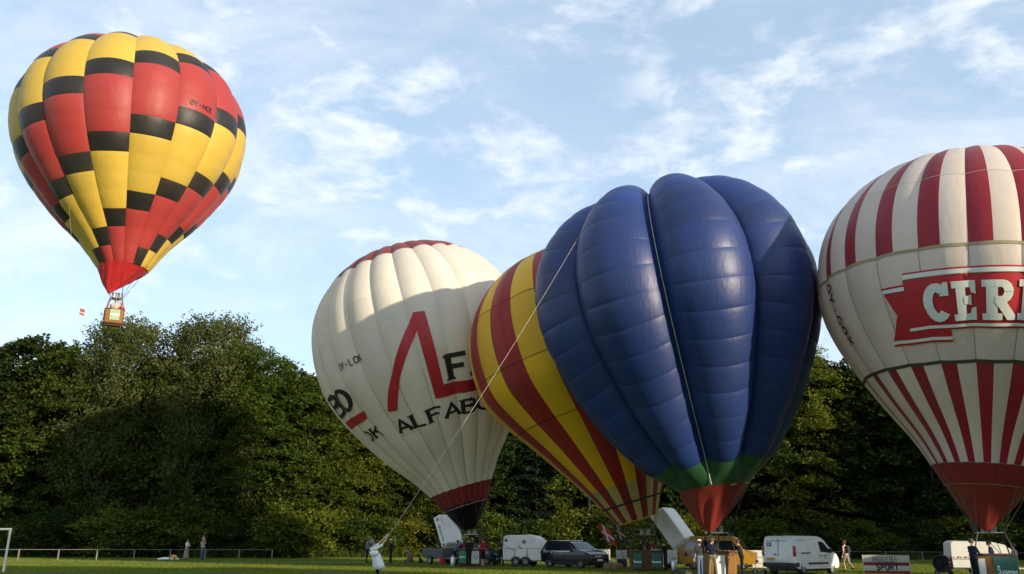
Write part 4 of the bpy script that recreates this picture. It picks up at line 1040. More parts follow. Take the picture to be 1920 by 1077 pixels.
for s in (-1, 1):
    add_box(root, 'headlight', (2.27, s * .62, .84), (.08, .24, .22), M['lamp_glass'], .03); add_box(root, 'tail_light', (-2.28, s * .80, .85), (.06, .12, .36), M['tail_red'], .02); add_box(root, 'mirror', (1.30, s * 1.02, 1.30), (.10, .18, .24), M['trim'], .03)
add_box(root, 'grille', (2.29, 0, .84), (.05, .96, .26), M['trim'], .02); add_box(root, 'front_bumper', (2.30, 0, .52), (.14, 1.78, .16), M['trim'], .04); add_box(root, 'number_plate', (2.38, 0, .56), (.02, .5, .11), M['plate'], .004)
tg = add_box(root, 'tailgate', (-2.62, 0, 2.08), (1.05, 1.5, .06), M['orange_paint'], .025, Matrix.Rotation(RAD(14), 4, 'Y')); MB().box((-2.6, 0, 2.118), (.6, 1.2, .014), 0, .003, Matrix.Rotation(RAD(14), 4, 'Y')).build('tailgate_window', M['glass'], tg)
for s in (-1, 1): MB().path([(-2.2, s * .72, 1.5), (-2.75, s * .72, 2.05)], .014, 5).build('gas_strut', M['dark_steel'], tg)

# --- trailers
def box_trailer(label, loc, rz, L, W, h0, h1, prof, paint, nw, r, split=None, group='white balloon trailers', extras=True):
    """closed fibreglass trailer, side outline prof, twin wheels and drawbar"""
    root = thing('trailer', label, 'trailer', loc, rz, group)
    mb = MB()
    for s in (-1, 1):
        V, Fc = sheet([prof], lambda u, v, i: (u, s * W * (1 - .10 * max(0, (v - h0 - .6) / (h1 - h0)) ** 2), v), .3, .12); mb.add(V, Fc)
    dn = []
    for a, b in zip(prof, prof[1:] + prof[:1]):
        n = max(1, int(math.hypot(b[0] - a[0], b[1] - a[1]) / .15)); dn += [(a[0] + (b[0] - a[0]) * i / n, a[1] + (b[1] - a[1]) * i / n) for i in range(n)]
    rows = [[(x, f * W * (1 - .10 * max(0, (z - h0 - .6) / (h1 - h0)) ** 2), z + .05 * (1 - f * f) * (1 if z > h0 + .7 else 0)) for f in (-1, -.9, -.5, 0, .5, .9, 1)] for x, z in dn + dn[:1]]
    mb.loft(rows, 0, False, False); mb.build('body', paint, root, sharp=30)
    add_box(root, 'chassis', (0, 0, h0 - .05), (L * .96, W * 1.7, .10), M['galv'], .01)
    MB().path([(L / 2 - .3, W * .7, h0 - .05), (L / 2 + .95, 0, h0 - .02), (L / 2 - .3, -W * .7, h0 - .05)], .035, 6).build('drawbar', M['galv'], root)
    MB().path([(L / 2 + .85, .1, h0 + .25), (L / 2 + .85, .1, .05)], .03, 6).build('jockey_wheel', M['dark_steel'], root)
    xs = [0] if nw == 1 else [-.34, .34]
    for x in xs:
        for s in (-1, 1):
            wheel(root, x - .1, s * (W + .02), r, .17, M['rim_white'], s)
            pts = [(x - .1 + (r + .06) * math.cos(RAD(a)), s * (W + .02), r + (r + .06) * math.sin(RAD(a))) for a in range(0, 181, 20)]
            MB().loft([[(p[0], p[1] - .11, p[2]) for p in pts], [(p[0], p[1] + .11, p[2]) for p in pts]], 0, False, False).build('mudguard', M['trim'], root)
    if split:
        for s in (-1, 1): add_box(root, 'lid_seam', (0, s * (W * .995 + .012), split), (L * .97, .03, .035), M['galv'], .008)
    return root
hp = [(-1.36, .42), (-1.38, 1.1), (-1.32, 1.92), (-1.2, 1.96), (.4, 1.99), (.85, 1.92), (1.18, 1.70), (1.36, 1.30), (1.40, .95), (1.40, .42)]
t = box_trailer('closed white trailer with rounded nose hitched behind black car', (1.05, 60.0, 0), RAD(-18), 2.8, .86, .42, 1.98, hp, M['white_grp'], 2, .30, 1.15)
for x in (-.55, .35): add_box(t, 'strut', (x, -.905, .80), (.05, .03, .74), M['galv'], .008)
add_box(t, 'clasp', (-.15, -.90, 1.22), (.30, .03, .05), M['trim'], .01, Matrix.Rotation(RAD(35), 4, 'Y')); add_box(t, 'rear_sticker', (-1.15, -.885, 1.66), (.18, .02, .16), M['ink'], .003)
MB().lathe([(.0, .0), (.14, .0), (.14, .02), (.0, .02)], 18, 0, Matrix.Translation((.12, -.872, 1.58)) @ Matrix.Rotation(math.pi / 2, 4, 'X')).build('round_emblem', M['grey_print'], t)
for s in (-1, 1): add_box(t, 'tail_light', (-1.39, s * .74, .56), (.04, .16, .10), M['tail_red'], .01)
hp2 = [(-1.5, .42), (-1.52, 1.0), (-1.48, 1.62), (-1.38, 1.70), (.55, 1.66), (1.05, 1.54), (1.42, 1.24), (1.56, .85), (1.56, .42)]
t = box_trailer('low white trailer with curved nose behind crimson balloon\'s basket', (24.6, 46.3, 0), RAD(-14), 3.1, .86, .42, 1.68, hp2, M['white_grp'], 1, .30, .84)
for k in range(12): add_box(t, 'reflective_block', (-1.38 + k * .17, -.878, .93), (.085, .02, .07), M['tail_red'] if k % 2 else M['white_ban'], .003)
for s in (-1, 1): add_box(t, 'tail_light', (-1.545, s * .74, .70), (.05, .18, .50), M['tail_red'], .015)
for z in (.50, .66, .82): add_box(t, 'marker_board', (-1.58, -.50, z), (.03, .26, .10), M['amber'] if z != .66 else M['white_ban'], .006)

def lid_trailer(label, loc, rz, L, W, tub_h, lid_h, ang, tubmat, lidmat, floor=.42, marks=True):
    root = thing('trailer', label, 'trailer', loc, rz, 'open topped balloon trailers')
    mb = MB()
    ring = lambda s, z: rounded_rect(L / 2 * s, W * s, .12, z)
    mb.loft([ring(.97, floor), ring(1, floor + .1), ring(1, floor + tub_h), ring(.955, floor + tub_h), ring(.94, floor + .08)], 0, True); mb.build('tub', tubmat, root)
    for z in (floor + tub_h * .4, floor + tub_h * .72):
        pts = rounded_rect(L / 2 + .01, W + .01, .12, z); MB().path(pts + pts[:1], .018, 5, 0, False).build('tub_rib', tubmat, root)
    add_box(root, 'chassis', (0, 0, floor - .06), (L * .94, W * 1.6, .10), M['galv'], .01)
    MB().path([(L / 2 - .2, W * .6, floor - .06), (L / 2 + 1.0, 0, floor - .02), (L / 2 - .2, -W * .6, floor - .06)], .035, 6).build('drawbar', M['galv'], root)
    for s in (-1, 1): wheel(root, -.1, s * (W + .04), .29, .17, M['rim_white'], s)
    # lid: hollow box hinged at the drawbar end
    Rm = Matrix.Translation((L / 2, 0, floor + tub_h + .03)) @ Matrix.Rotation(ang, 4, 'Y') @ Matrix.Translation((-L / 2, 0, 0))
    ring2 = lambda sx, sy, z: [Rm @ p for p in rounded_rect(L / 2 * sx, W * sy, .14, z, 5)]
    mb = MB(); mb.loft([ring2(.95, .95, .0), ring2(1.01, 1.01, .0), ring2(1.01, 1.01, .05), ring2(.99, .985, .06), ring2(.97, .96, lid_h * .75), ring2(.92, .90, lid_h * .95), ring2(.84, .80, lid_h), ], 0, False)
    top = ring2(.84, .80, lid_h); mb.add(top, [tuple(range(len(top)))])
    inn = [ring2(.95, .95, 0), ring2(.93, .92, lid_h * .7), ring2(.82, .78, lid_h - .05)]; mb.loft(inn, 0, False); mb.add(inn[-1], [tuple(range(len(inn[-1]) - 1, -1, -1))])
    lid = mb.build('lid', lidmat, root, sharp=32)
    if marks:
        for r_, z in ((0, lid_h * .30), (1, lid_h * .50)):
            mb = MB(); x = -L * .18
            rr = random.Random(5 + r_)
            while x < L * .34:
                w_ = rr.uniform(.05, .11); mb.add([Rm @ Vector((a, -W * (.985 - .03 * (b / lid_h)) - .012, b)) for a, b in ((x, z), (x + w_, z), (x + w_, z + .09), (x, z + .09))], [(0, 1, 2, 3)]); x += w_ + .035
            mb.build('side_print', M['grey_print'], lid, smooth=False)
        mb = MB(); mb.add([Rm @ Vector((-L * .36 + .13 * math.cos(2 * math.pi * k / 16), -W * .965 - .014, lid_h * .5 + .13 * math.sin(2 * math.pi * k / 16))) for k in range(16)], [tuple(range(16))]); mb.build('side_emblem', M['grey_print'], lid)
        mb = MB(); mb.add([Rm @ Vector((a, -W * .985 - .014, b)) for a, b in ((L * .40, .12), (L * .46, .12), (L * .46, .30), (L * .40, .30))], [(0, 1, 2, 3)]); mb.build('side_sticker', M['ink'], lid)
    MB().path([(.15, W * .9, floor + tub_h), Rm @ Vector((-.2, W * .9, .05))], .016, 5).build('lid_prop', M['dark_steel'], root)
    return root
lid_trailer('grey tub trailer with tall white lid tilted open beside small dog', (-5.05, 63.4, 0), RAD(-46), 2.35, .80, .62, .66, RAD(62), M['grey_grp'], M['white_grp'], .48)
t2 = lid_trailer('white trailer with its long white lid tilted open left of yellow van', (9.55, 55.6, 0), RAD(-38), 2.55, .86, .72, 1.05, RAD(52), M['white_grp'], M['white_grp'], .40, marks=False)
MB().lathe([(.0, .0), (.05, .0), (.05, .02), (.0, .02)], 12, 0, Matrix.Translation((1.285, .0, .78)) @ Matrix.Rotation(math.pi / 2, 4, 'Y')).build('nose_lock', M['trim'], t2)

# --- pale boards standing on the grass, one lettered
def board(label, loc, rz, w, h, mats, txt=False, th=.06):
    root = thing('advertising_board', label, 'sign', loc, rz, 'boards along the pitch')
    n = len(mats)
    for i, (m, z0, z1) in enumerate(mats): add_box(root, 'board_strip' if n > 1 else 'board_face', (0, 0, (z0 + z1) / 2 * h), (w, th, (z1 - z0) * h - .002), M[m], .004)
    for s in (-1, 1):
        add_box(root, 'end_post', (s * (w / 2 + .02), .02, h / 2), (.04, .10, h), M['sign_white'], .008)
        MB().path([(s * w * .38, .05, h * .9), (s * w * .38, .55, .02)], .022, 6).build('back_stay', M['galv'], root)
    return root
b = board('white sign with dark red stripes and black lettering, beside walking man', (20.55, 48.4, 0), RAD(-22), 2.30, .98, [('sign_red', .0, .16), ('sign_white', .16, .44), ('sign_red', .44, .62), ('sign_white', .62, 1.0)], True)
mb = MB()
for q, p in enumerate([[(x * .155 - .66, .63 + y * .27) for x, y in g] for g in word('MAGNUSSEN', .88, .17)]): mb.add([(x, -.034 - .0012 * (q % 7), z) for x, z in p], [tuple(range(len(p)))])
mb.build('sign_lettering', M['ink'], b, smooth=False)
mb = MB()
for q, p in enumerate([[(x * .27 - .52, .20 + y * .31) for x, y in g] for g in word('SPORT', .86, .26)]): mb.add([(x, -.034 - .0012 * (q % 7), z) for x, z in p], [tuple(range(len(p)))])
mb.build('sign_lettering', M['ink'], b, smooth=False)
board('plain white board right of black car\'s bonnet', (6.25, 60.6, 0), RAD(-8), 1.1, 1.12, [('sign_white', .04, 1.0)])
board('plain white board between yellow van and white panel van', (16.1, 57.6, 0), RAD(-6), 1.9, 1.12, [('sign_white', .04, 1.0)])
board('narrow white board left of striped balloon\'s basket', (7.15, 56.8, 0), RAD(4), .62, 1.1, [('trim', .02, .5), ('sign_white', .5, 1.0)])

# --- inflation fan, hand trolley, soft things on the grass
def fan(label, loc, rz):
    root = thing('inflation_fan', label, 'fan', loc, rz)
    Rx = Matrix.Translation((0, 0, .58)) @ Matrix.Rotation(math.pi / 2, 4, 'X')
    MB().lathe([(.42, -.14), (.45, -.14), (.46, 0), (.45, .14), (.42, .14), (.41, 0), (.42, -.14)], 28, 0, Rx).build('shroud', M['dark_steel'], root)
    mb = MB()
    for rr in (.12, .22, .32): mb.path([Rx @ Vector((rr * math.cos(2 * math.pi * k / 20), rr * math.sin(2 * math.pi * k / 20), .15)) for k in range(21)], .008, 4, 0, False)
    for k in range(8): mb.path([Rx @ Vector((0, 0, .15)), Rx @ Vector((.44 * math.cos(k * math.pi / 4), .44 * math.sin(k * math.pi / 4), .14))], .008, 4)
    mb.build('guard', M['dark_steel'], root)
    for k in range(3):
        a = 2 * math.pi * k / 3; R3 = Rx @ Matrix.Rotation(a, 4, 'Z') @ Matrix.Translation((.21, 0, 0)) @ Matrix.Rotation(RAD(28), 4, 'X')
        MB().box((0, 0, 0), (.38, .10, .012), 0, .004, R3).build('blade', M['trim'], root)
    add_box(root, 'engine', (0, .25, .55), (.30, .26, .30), M['trim'], .03); add_box(root, 'fuel_tank', (0, .27, .74), (.26, .20, .10), M['white_ban'], .03)
    for s in (-1, 1):
        MB().path([(s * .34, -.12, .28), (s * .36, .05, .10), (s * .30, .55, .75)], .018, 6).build('frame_tube', M['galv'], root); wheel(root, s * .34, .05, .13, .07, M['rim_white'], s, 'wheel')
    return root
fan('dark inflation fan with round shroud left of low white trailer', (22.75, 46.6, 0), RAD(-40))
def trolley(label, loc, rz, loadmat, load=True):
    root = thing('hand_trolley', label, 'trolley', loc, rz)
    for s in (-1, 1):
        MB().path([(s * .20, 0, .08), (s * .20, .10, .6), (s * .18, .22, 1.05), (s * .10, .30, 1.10)], .016, 6).build('frame_tube', M['galv'], root); wheel(root, s * .24, .06, .14, .06, M['rim_white'], s)
    for z in (.25, .55, .85): MB().path([(-.2, .02 + z * .15, z), (.2, .02 + z * .15, z)], .012, 5).build('cross_bar', M['galv'], root)
    add_box(root, 'toe_plate', (0, -.14, .06), (.44, .28, .015), M['galv'], .004)
    if load:
        bm = bmesh.new(); bmesh.ops.create_icosphere(bm, subdivisions=3, radius=1)
        for v in bm.verts: c = v.co.copy(); k = 1 + .08 * math.sin(5 * c.x + 3 * c.z) + .06 * math.sin(9 * c.y); v.co = Vector((c.x * .24 * k, c.y * .17 * k - .12, c.z * .38 * k + .46))
        MB().bm(bm).build('sack', loadmat, root, sharp=80); MB().lathe([(.0, .80), (.07, .82), (.11, .92), (.09, .95), (.0, .90)], 10, 0, Matrix.Translation((0, -.12, 0))).build('sack_neck', loadmat, root)
    return root
trolley('hand trolley carrying a brown sack between capped man and dog', (-7.55, 66, 0), RAD(35), M['sack'])
trolley('empty two wheeled hand trolley in front of yellow van\'s grille', (13.05, 46.5, 0), RAD(-30), M['sack'], False)
def soft_heap(name, label, cat, loc, mat, sx, sy, sz, seed):
    bm = bmesh.new(); bmesh.ops.create_icosphere(bm, subdivisions=4, radius=1); rr = random.Random(seed); ph = [rr.uniform(0, 6) for _ in range(6)]
    for v in bm.verts:
        c = v.co.copy(); k = 1 + .14 * math.sin(6 * c.x + ph[0]) * math.sin(5 * c.y + ph[1]) + .09 * math.sin(11 * c.x + 7 * c.y + ph[2])
        v.co = Vector((c.x * sx * k, c.y * sy * k, max(-.02, c.z * sz * k + sz * .35)))
    o = MB().bm(bm).build(name, mat, None, sharp=80); o.location = loc; return tag(o, label, cat)
soft_heap('cloth_bundle', 'white cloth spread on grass left of couple by fence', 'cloth', (-28.5, 73.6, 0), M['white_ban'], .85, .40, .14, 2)
soft_heap('bag', 'small orange bag lying on white cloth', 'bag', (-28.05, 73.5, .10), M['amber'], .32, .24, .22, 3)

def canister(label, loc, mat, r=.16, h=.5):
    root = thing('canister', label, 'canister', loc)
    MB().lathe([(.0, .0), (r * .95, .0), (r, .03), (r, h * .72), (r * .8, h * .82), (r * .35, h * .86), (r * .35, h * .95), (0, h * .95)], 16).build('canister_body', mat, root)
    MB().path([(-r * .6, 0, h * .8), (-r * .5, 0, h * 1.02), (r * .5, 0, h * 1.02), (r * .6, 0, h * .8)], .014, 6).build('handle', M['dark_steel'], root)
canister('red canister standing in front of grey tub trailer', (-4.75, 61.6, 0), M['flag_red'], .20, .55)
canister('steel gas bottle beside cream balloon\'s basket', (-3.75, 57.6, 0), M['steel'], .17, .75)
canister('steel gas bottle right of striped balloon\'s basket', (9.3, 50.4, 0), M['steel'], .17, .75)
soft_heap('bag', 'dark canvas bag lying left of blue balloon\'s basket', 'bag', (8.35, 43.2, 0), M['trim'], .5, .34, .24, 8)
soft_heap('bag', 'brown envelope bag lying between black car and striped balloon', 'bag', (6.2, 53.2, 0), M['sack'], .55, .4, .30, 9)

# ------------------------------------------------------------------ goal, fence, flags, ropes
goal = thing('football_goal', 'white football goal cut by left edge', 'goal', (-25.12, 44.0, 0), RAD(4))
MB().path([(0, 0, 0), (0, 0, 2.02)], .055, 10).build('post', M['goal_paint'], goal); MB().path([(-5, 0, 0), (-5, 0, 2.02)], .055, 10).build('post', M['goal_paint'], goal)
MB().path([(.055, 0, 2.05), (-5.055, 0, 2.05)], .055, 10).build('crossbar', M['goal_paint'], goal)
def fence(label, pts, h, fm='fence_paint'):
    root = thing('fence', label, 'fence', (*pts[0], 0))
    b0 = Vector((*pts[0], 0)); top = []
    for i, p in enumerate(pts):
        q = Vector((*p, 0)) - b0; hh = h + random.uniform(-.02, .02); tilt = random.uniform(-.02, .02)
        MB().box(q + Vector((tilt * .4, 0, hh / 2)), (.10, .10, hh), 0, .012, RAD(20)).build('post', M[fm], root); top.append(q + Vector((tilt, 0, h - .03)))
    for a, b in zip(top, top[1:]): MB().path([a + Vector((0, -.07, 0)), b + Vector((0, -.07, 0))], .022, 6).build('rail', M[fm], root)
fence('low weathered white fence with single rail along left trees', [(-40.0 + 17.2 * i / 7 + (0 if i < 8 else 0), 66.3 + 8.0 * i / 7 * .98) for i in range(9)], .85)
fence('low grey fence with single rail behind sign at right', [(14.5 + 2.9 * i, 78.0 - .5 * i) for i in range(13)], .95, 'fence_grey')

def flag(label, loc, rz, lean, cols, w, h, cat='flag'):
    root = thing('flag', label, cat, loc, rz, 'national flags by the striped balloon')
    tip = Vector((lean * 2.6, 0, 2.75)); MB().path([(0, 0, 0), tip], .018, 6).build('flagpole', M['dark_steel'], root)
    nx, nz = 18, 14; field, cross = MB(), MB(); d = tip.normalized()
    def pt(i, j):
        u, v = i / nx, j / nz
        return tip - d * (h * (1 - v) + .03) + Vector((w * u * .86, -.03 + .07 * math.sin(u * 7 + v * 2), -w * u * .46 + .03 * math.sin(5 * u)))
    for i in range(nx):
        for j in range(nz):
            u, v = (i + .5) / nx, (j + .5) / nz; c = abs(u - .36) < .075 or abs(v - .5) < .09
            q4 = [pt(i, j), pt(i + 1, j), pt(i + 1, j + 1), pt(i, j + 1)]; field.quad(*q4)
            if c:
                for o_ in (-.008, .008): cross.quad(*[p + Vector((0, o_, 0)) for p in q4])
    field.build('flag_field', M[cols[0]], root, sharp=80); cross.build('flag_cross', M[cols[1]], root, sharp=80)
flag('red flag with white cross hanging left of striped balloon\'s basket', (6.45, 55.2, 0), RAD(0), -.36, ('flag_red', 'flag_white'), .95, 1.05)
flag('blue flag with yellow cross hanging left of striped balloon\'s basket', (7.25, 55.3, 0), RAD(0), -.30, ('flag_blue', 'flag_yellow'), .75, .92)
fl = thing('flag', 'tiny red and white flag fluttering left of flying basket', 'flag', (baseA[0] - 2.02, baseA[1] - .4, baseA[2] + .65), RAD(30))
fl.scale = (.65, .65, .65)
rows = [[(.42 * i / 10, .05 * math.sin(i * .9), .62 - .62 * j / 6 - .12 * i / 10) for i in range(11)] for j in range(7)]
MB().loft(rows, 0, False, False).build('flag_field', M['flag_red'], fl, sharp=80)
MB().loft([[(x, y - .012, z) for x, y, z in r[3:5]] for r in rows], 0, False, False).build('flag_cross', M['flag_white'], fl)
MB().loft([[(x, y - .013, z) for x, y, z in r] for r in rows[3:5]], 0, False, False).build('flag_cross', M['flag_white'], fl)

def rope(label, pts, r=.02, mat='rope'):
    o = MB().path(pts, r, 6).build('rope', M[mat]); return tag(o, label, 'rope')
wD = lambda ph, t, off: tuple(eD.P(np.array(ph), np.array(t), off) + np.array(baseD))
rope('long white crown line from blue balloon down to woman in white', [wD(-.40, .03, .12), wD(-.45, .12, .10), wD(-.50, .22, .08), wD(-.55, .30, .06), wD(-.58, .345, .05), *[tuple(np.array(wD(-.58, .345, .05)) * (1 - q) + np.array((-4.50, 32.25, 1.74)) * q - np.array((0, 0, 1.1 * q * (1 - q)))) for q in (.12, .25, .4, .55, .7, .85)], (-4.50, 32.25, 1.74), (-4.66, 32.1, 1.55), (-4.75, 31.95, .8), (-4.6, 31.8, .05)], .007)
rope('dark tether line from cream balloon\'s burner frame to ground', [(-1.9, 58.4, 1.98), (-.6, 59.0, 1.45), (.35, 59.4, .95)], .014, 'thin_tape')
rope('pair of pale tether lines from blue balloon\'s burner frame, upper strand', [(10.75, 43.6, 2.05), (11.9, 45.5, 1.75), (13.2, 47.8, .9)], .013)
rope('pair of pale tether lines from blue balloon\'s burner frame, lower strand', [(10.75, 43.4, 1.95), (11.8, 45.0, 1.55), (12.9, 47.0, .85)], .013)

# ------------------------------------------------------------------ ground
def ground_material():
    m = bpy.data.materials.new('mown grass'); m.use_nodes = True
    N, Lk = m.node_tree.nodes, m.node_tree.links
    p = N['Principled BSDF']; p.inputs['Roughness'].default_value = .85; p.inputs['Specular IOR Level'].default_value = .12
    t = N.new('ShaderNodeTexCoord')
    def noise(sc, st=(1, 1, 1), det=5):
        mp = N.new('ShaderNodeMapping'); mp.inputs['Scale'].default_value = st; Lk.new(t.outputs['Object'], mp.inputs[0])
        n = N.new('ShaderNodeTexNoise'); n.inputs['Scale'].default_value = sc; n.inputs['Detail'].default_value = det; Lk.new(mp.outputs[0], n.inputs['Vector']); return n.outputs['Fac']
    r1 = N.new('ShaderNodeMixRGB'); Lk.new(noise(.22), r1.inputs[0]); r1.inputs[1].default_value = (.078, .135, .018, 1); r1.inputs[2].default_value = (.155, .180, .028, 1)
    r2 = N.new('ShaderNodeMixRGB'); r2.blend_type = 'MULTIPLY'; r2.inputs[0].default_value = .55; Lk.new(r1.outputs[0], r2.inputs[1]); Lk.new(noise(9, (1, .3, 1), 8), r2.inputs[2])
    mu = N.new('ShaderNodeMixRGB'); mu.blend_type = 'MULTIPLY'; mu.inputs[0].default_value = 1; Lk.new(r2.outputs[0], mu.inputs[1]); mu.inputs[2].default_value = (1.35, 1.35, 1.35, 1)
    Lk.new(mu.outputs[0], p.inputs['Base Color'])
    b = N.new('ShaderNodeBump'); b.inputs['Strength'].default_value = .8; b.inputs['Distance'].default_value = .06; Lk.new(noise(14, (1, 1, 1), 6), b.inputs['Height']); Lk.new(b.outputs[0], p.inputs['Normal'])
    return m
G = ground_material()
n = 120; xs = np.concatenate([np.linspace(-1500, -90, 12), np.linspace(-80, 80, 100), np.linspace(90, 1500, 12)]); ys = np.concatenate([np.linspace(-600, -30, 8), np.linspace(-20, 130, 110), np.linspace(150, 1800, 12)])
gx_, gy_ = np.meshgrid(xs, ys); hz = .03 * np.sin(gx_ * .31 + 1) * np.sin(gy_ * .23) + .018 * np.sin(gx_ * .83) * np.sin(gy_ * .71 + 2)
hz = hz * (np.abs(gx_) < 82) - .035
i = np.arange(gx_.size).reshape(gx_.shape)
me = raw_mesh('ground', np.stack([gx_, gy_, hz], -1).reshape(-1, 3), np.stack([i[:-1, :-1], i[:-1, 1:], i[1:, 1:], i[1:, :-1]], -1).reshape(-1, 4))
me.polygons.foreach_set('use_smooth', [True] * len(me.polygons)); me.materials.append(G); tag(mesh_object('ground', me), kind='structure')
# worn path in front of the left fence
mb = MB(); L_, R_ = [], []
for k in range(40):
    x = -60 + k * 1.35; yy = 57.0 + (x + 60) * .19; w_ = 1.1 + .25 * math.sin(k * 1.3)
    L_.append((x, yy - w_, .022)); R_.append((x, yy + w_, .022))
mb.loft([L_, R_], 0, False, False); o = mb.build('path', material('bare earth path', (.16, .13, .095), .95, col2=(.10, .11, .05), scale=1.6, bump=.6, bscale=12)); tag(o, kind='structure')
mb = MB(); mb.loft([[(-46 + k * 2.0, 60.6 + k * .40, .024) for k in range(20)], [(-46 + k * 2.0, 60.70 + k * .40, .024) for k in range(20)]], 0, False, False)
tag(mb.build('pitch_line', material('chalk line', (.52, .52, .46), .9, var=.2, scale=5)), kind='structure')

# short grass blades over the field, taller growth along the tree edge
def blades(name, X, Y, Hh, W, mat, lean=.5):
    n = len(X); a = rng.uniform(0, 2 * np.pi, n); dx, dy = np.cos(a) * W / 2, np.sin(a) * W / 2
    lx, ly = rng.normal(0, lean, n) * Hh, rng.normal(0, lean, n) * Hh; z0 = np.full(n, -.03)
    V = np.stack([np.stack([X - dx, Y - dy, z0], -1), np.stack([X + dx, Y + dy, z0], -1), np.stack([X + lx, Y + ly, Hh], -1)], 1).reshape(-1, 3)
    me = raw_mesh(name, V, np.arange(3 * n).reshape(-1, 3)); me.materials.append(mat); o = mesh_object(name, me); return tag(o, kind='stuff')
gm = material('grass blades', (.100, .160, .018), .7, col2=(.205, .220, .032), scale=.22, trans=.38, per_island=.35, spec=.2)
n = 380000; u = rng.uniform(0, 1, n); Y = 40 + 52 * u ** 1.25; X = rng.uniform(-.66, .68, n) * (Y + 4)
o = blades('grass', X, Y, rng.uniform(.03, .085, n), rng.uniform(.02, .05, n), gm); tag(o, 'short mown grass covering the field', 'grass')
n = 60000; X = rng.uniform(-66, 68, n); Y = 91.5 + rng.gamma(2.0, 1.0, n) - 1.2 * np.sin(X * .35); kk = np.interp(X, [-70, -24, -9], [.88, .90, 1.0]); X, Y = X * kk, Y * kk
tm = material('tall weeds', (.075, .105, .020), .7, col2=(.045, .075, .018), scale=.4, trans=.3, per_island=.35, spec=.2)
o = blades('tall_grass', X, Y, rng.uniform(.3, 1.15, n) * (.7 + .5 * np.sin(X * .8) ** 2), rng.uniform(.03, .09, n), tm, .22); tag(o, 'tall weeds and nettles along foot of the trees', 'weeds')

# ------------------------------------------------------------------ trees
def leaves_from_sprays(O, D, Ln, nl, size, seed, flat=.55):
    r = np.random.default_rng(seed); n = len(O)
    D = D / (np.linalg.norm(D, axis=1, keepdims=True) + 1e-9)
    up = np.tile([0, 0, 1.0], (n, 1)) + r.normal(0, .35, (n, 3)); S = np.cross(D, up); S /= np.linalg.norm(S, axis=1, keepdims=True) + 1e-9
    Nn = np.cross(S, D)
    f = (np.arange(nl) + .5) / nl
    sgn = np.where(np.arange(nl) % 2, 1., -1.)
    pos = O[:, None] + D[:, None] * (Ln[:, None] * f)[..., None] + S[:, None] * (sgn * .10 * (1.4 - f))[None, :, None] + r.normal(0, .07, (n, nl, 3))
    pos[..., 2] -= (f ** 2)[None] * Ln[:, None] * .22
    ld = D[:, None] * .6 + S[:, None] * (sgn * .8)[None, :, None] + r.normal(0, .35, (n, nl, 3)); ld /= np.linalg.norm(ld, axis=-1, keepdims=True)
    ln_ = Nn[:, None] * 1.0 + r.normal(0, flat, (n, nl, 3)); wd = np.cross(ld, ln_); wd /= np.linalg.norm(wd, axis=-1, keepdims=True) + 1e-9
    sz = size * r.uniform(.45, 1.5, (n, nl, 1))
    a = pos; b = pos + ld * sz * .45 + wd * sz * .30; c = pos + ld * sz; d = pos + ld * sz * .5 - wd * sz * .30
    V = np.stack([a, b, c, d], 2).reshape(-1, 3)
    return V, np.arange(len(V)).reshape(-1, 4)

def crown_mesh(name, seed, H, Rw, mat, style='broad', nb=70, nspray=38, nl=16, size=.34, low=.04):
    r = np.random.default_rng(seed); O, D, Ln, tips = [], [], [], []
    ga = math.pi * (3 - math.sqrt(5))
    for k in range(nb):
        h = low + (1 - low) * ((k + .5) / nb) ** .92
        th = k * ga + r.normal(0, .35)
        if style == 'broad': rad = Rw * (max(0.02, 1 - ((h - .42) / .62) ** 2) ** .55) * (1 if h > .25 else .80 + .8 * h)
        elif style == 'fir': rad = Rw * (1.02 - h) ** .85
        else: rad = Rw * (max(.02, 1 - ((h - .5) / .53) ** 2) ** .5)
        rad *= r.uniform(.72, 1.12); c = np.array([math.cos(th) * rad * .74, math.sin(th) * rad * .74, h * H])
        if style == 'fir': bs = np.array([rad * .42 + .5, rad * .42 + .5, .45])
        elif style == 'willow': bs = np.array([1.5, 1.5, 1.9]) * r.uniform(.7, 1.3)
        else: bs = np.array([2.6, 2.6, 1.35]) * r.uniform(.6, 1.35) * (H / 22) ** .6
        out = np.array([math.cos(th), math.sin(th), .35])
        v = r.normal(size=(nspray, 3)) + out * .55; v /= np.linalg.norm(v, axis=1, keepdims=True); v[:, 2] = np.where(v[:, 2] < -.25, -v[:, 2] * .4, v[:, 2])
        q = c + v * bs * r.uniform(.62, 1.0, (nspray, 1))
        dd = v * np.array([1, 1, .35]) + out * np.array([.8, .8, 0.05]) + r.normal(0, .22, (nspray, 3))
        if style == 'willow': dd = v * np.array([.7, .7, .4]) + np.array([-.30, .1, 1.1]) * r.uniform(.4, 1.3, (nspray, 1)) + r.normal(0, .2, (nspray, 3))
        if style == 'fir': dd = v * np.array([1, 1, .1]) + out * np.array([1.2, 1.2, -.55])
        O.append(q); D.append(dd); Ln.append(r.uniform(.7, 1.5, nspray) * (2.0 if style == 'willow' else 1)); tips.append(c)
    V, Fq = leaves_from_sprays(np.concatenate(O), np.concatenate(D), np.concatenate(Ln), nl, size, seed + 99)
    V[:, 2] = np.maximum(V[:, 2], .05)
    me = raw_mesh(name, V, Fq); me.materials.append(mat); return me, tips

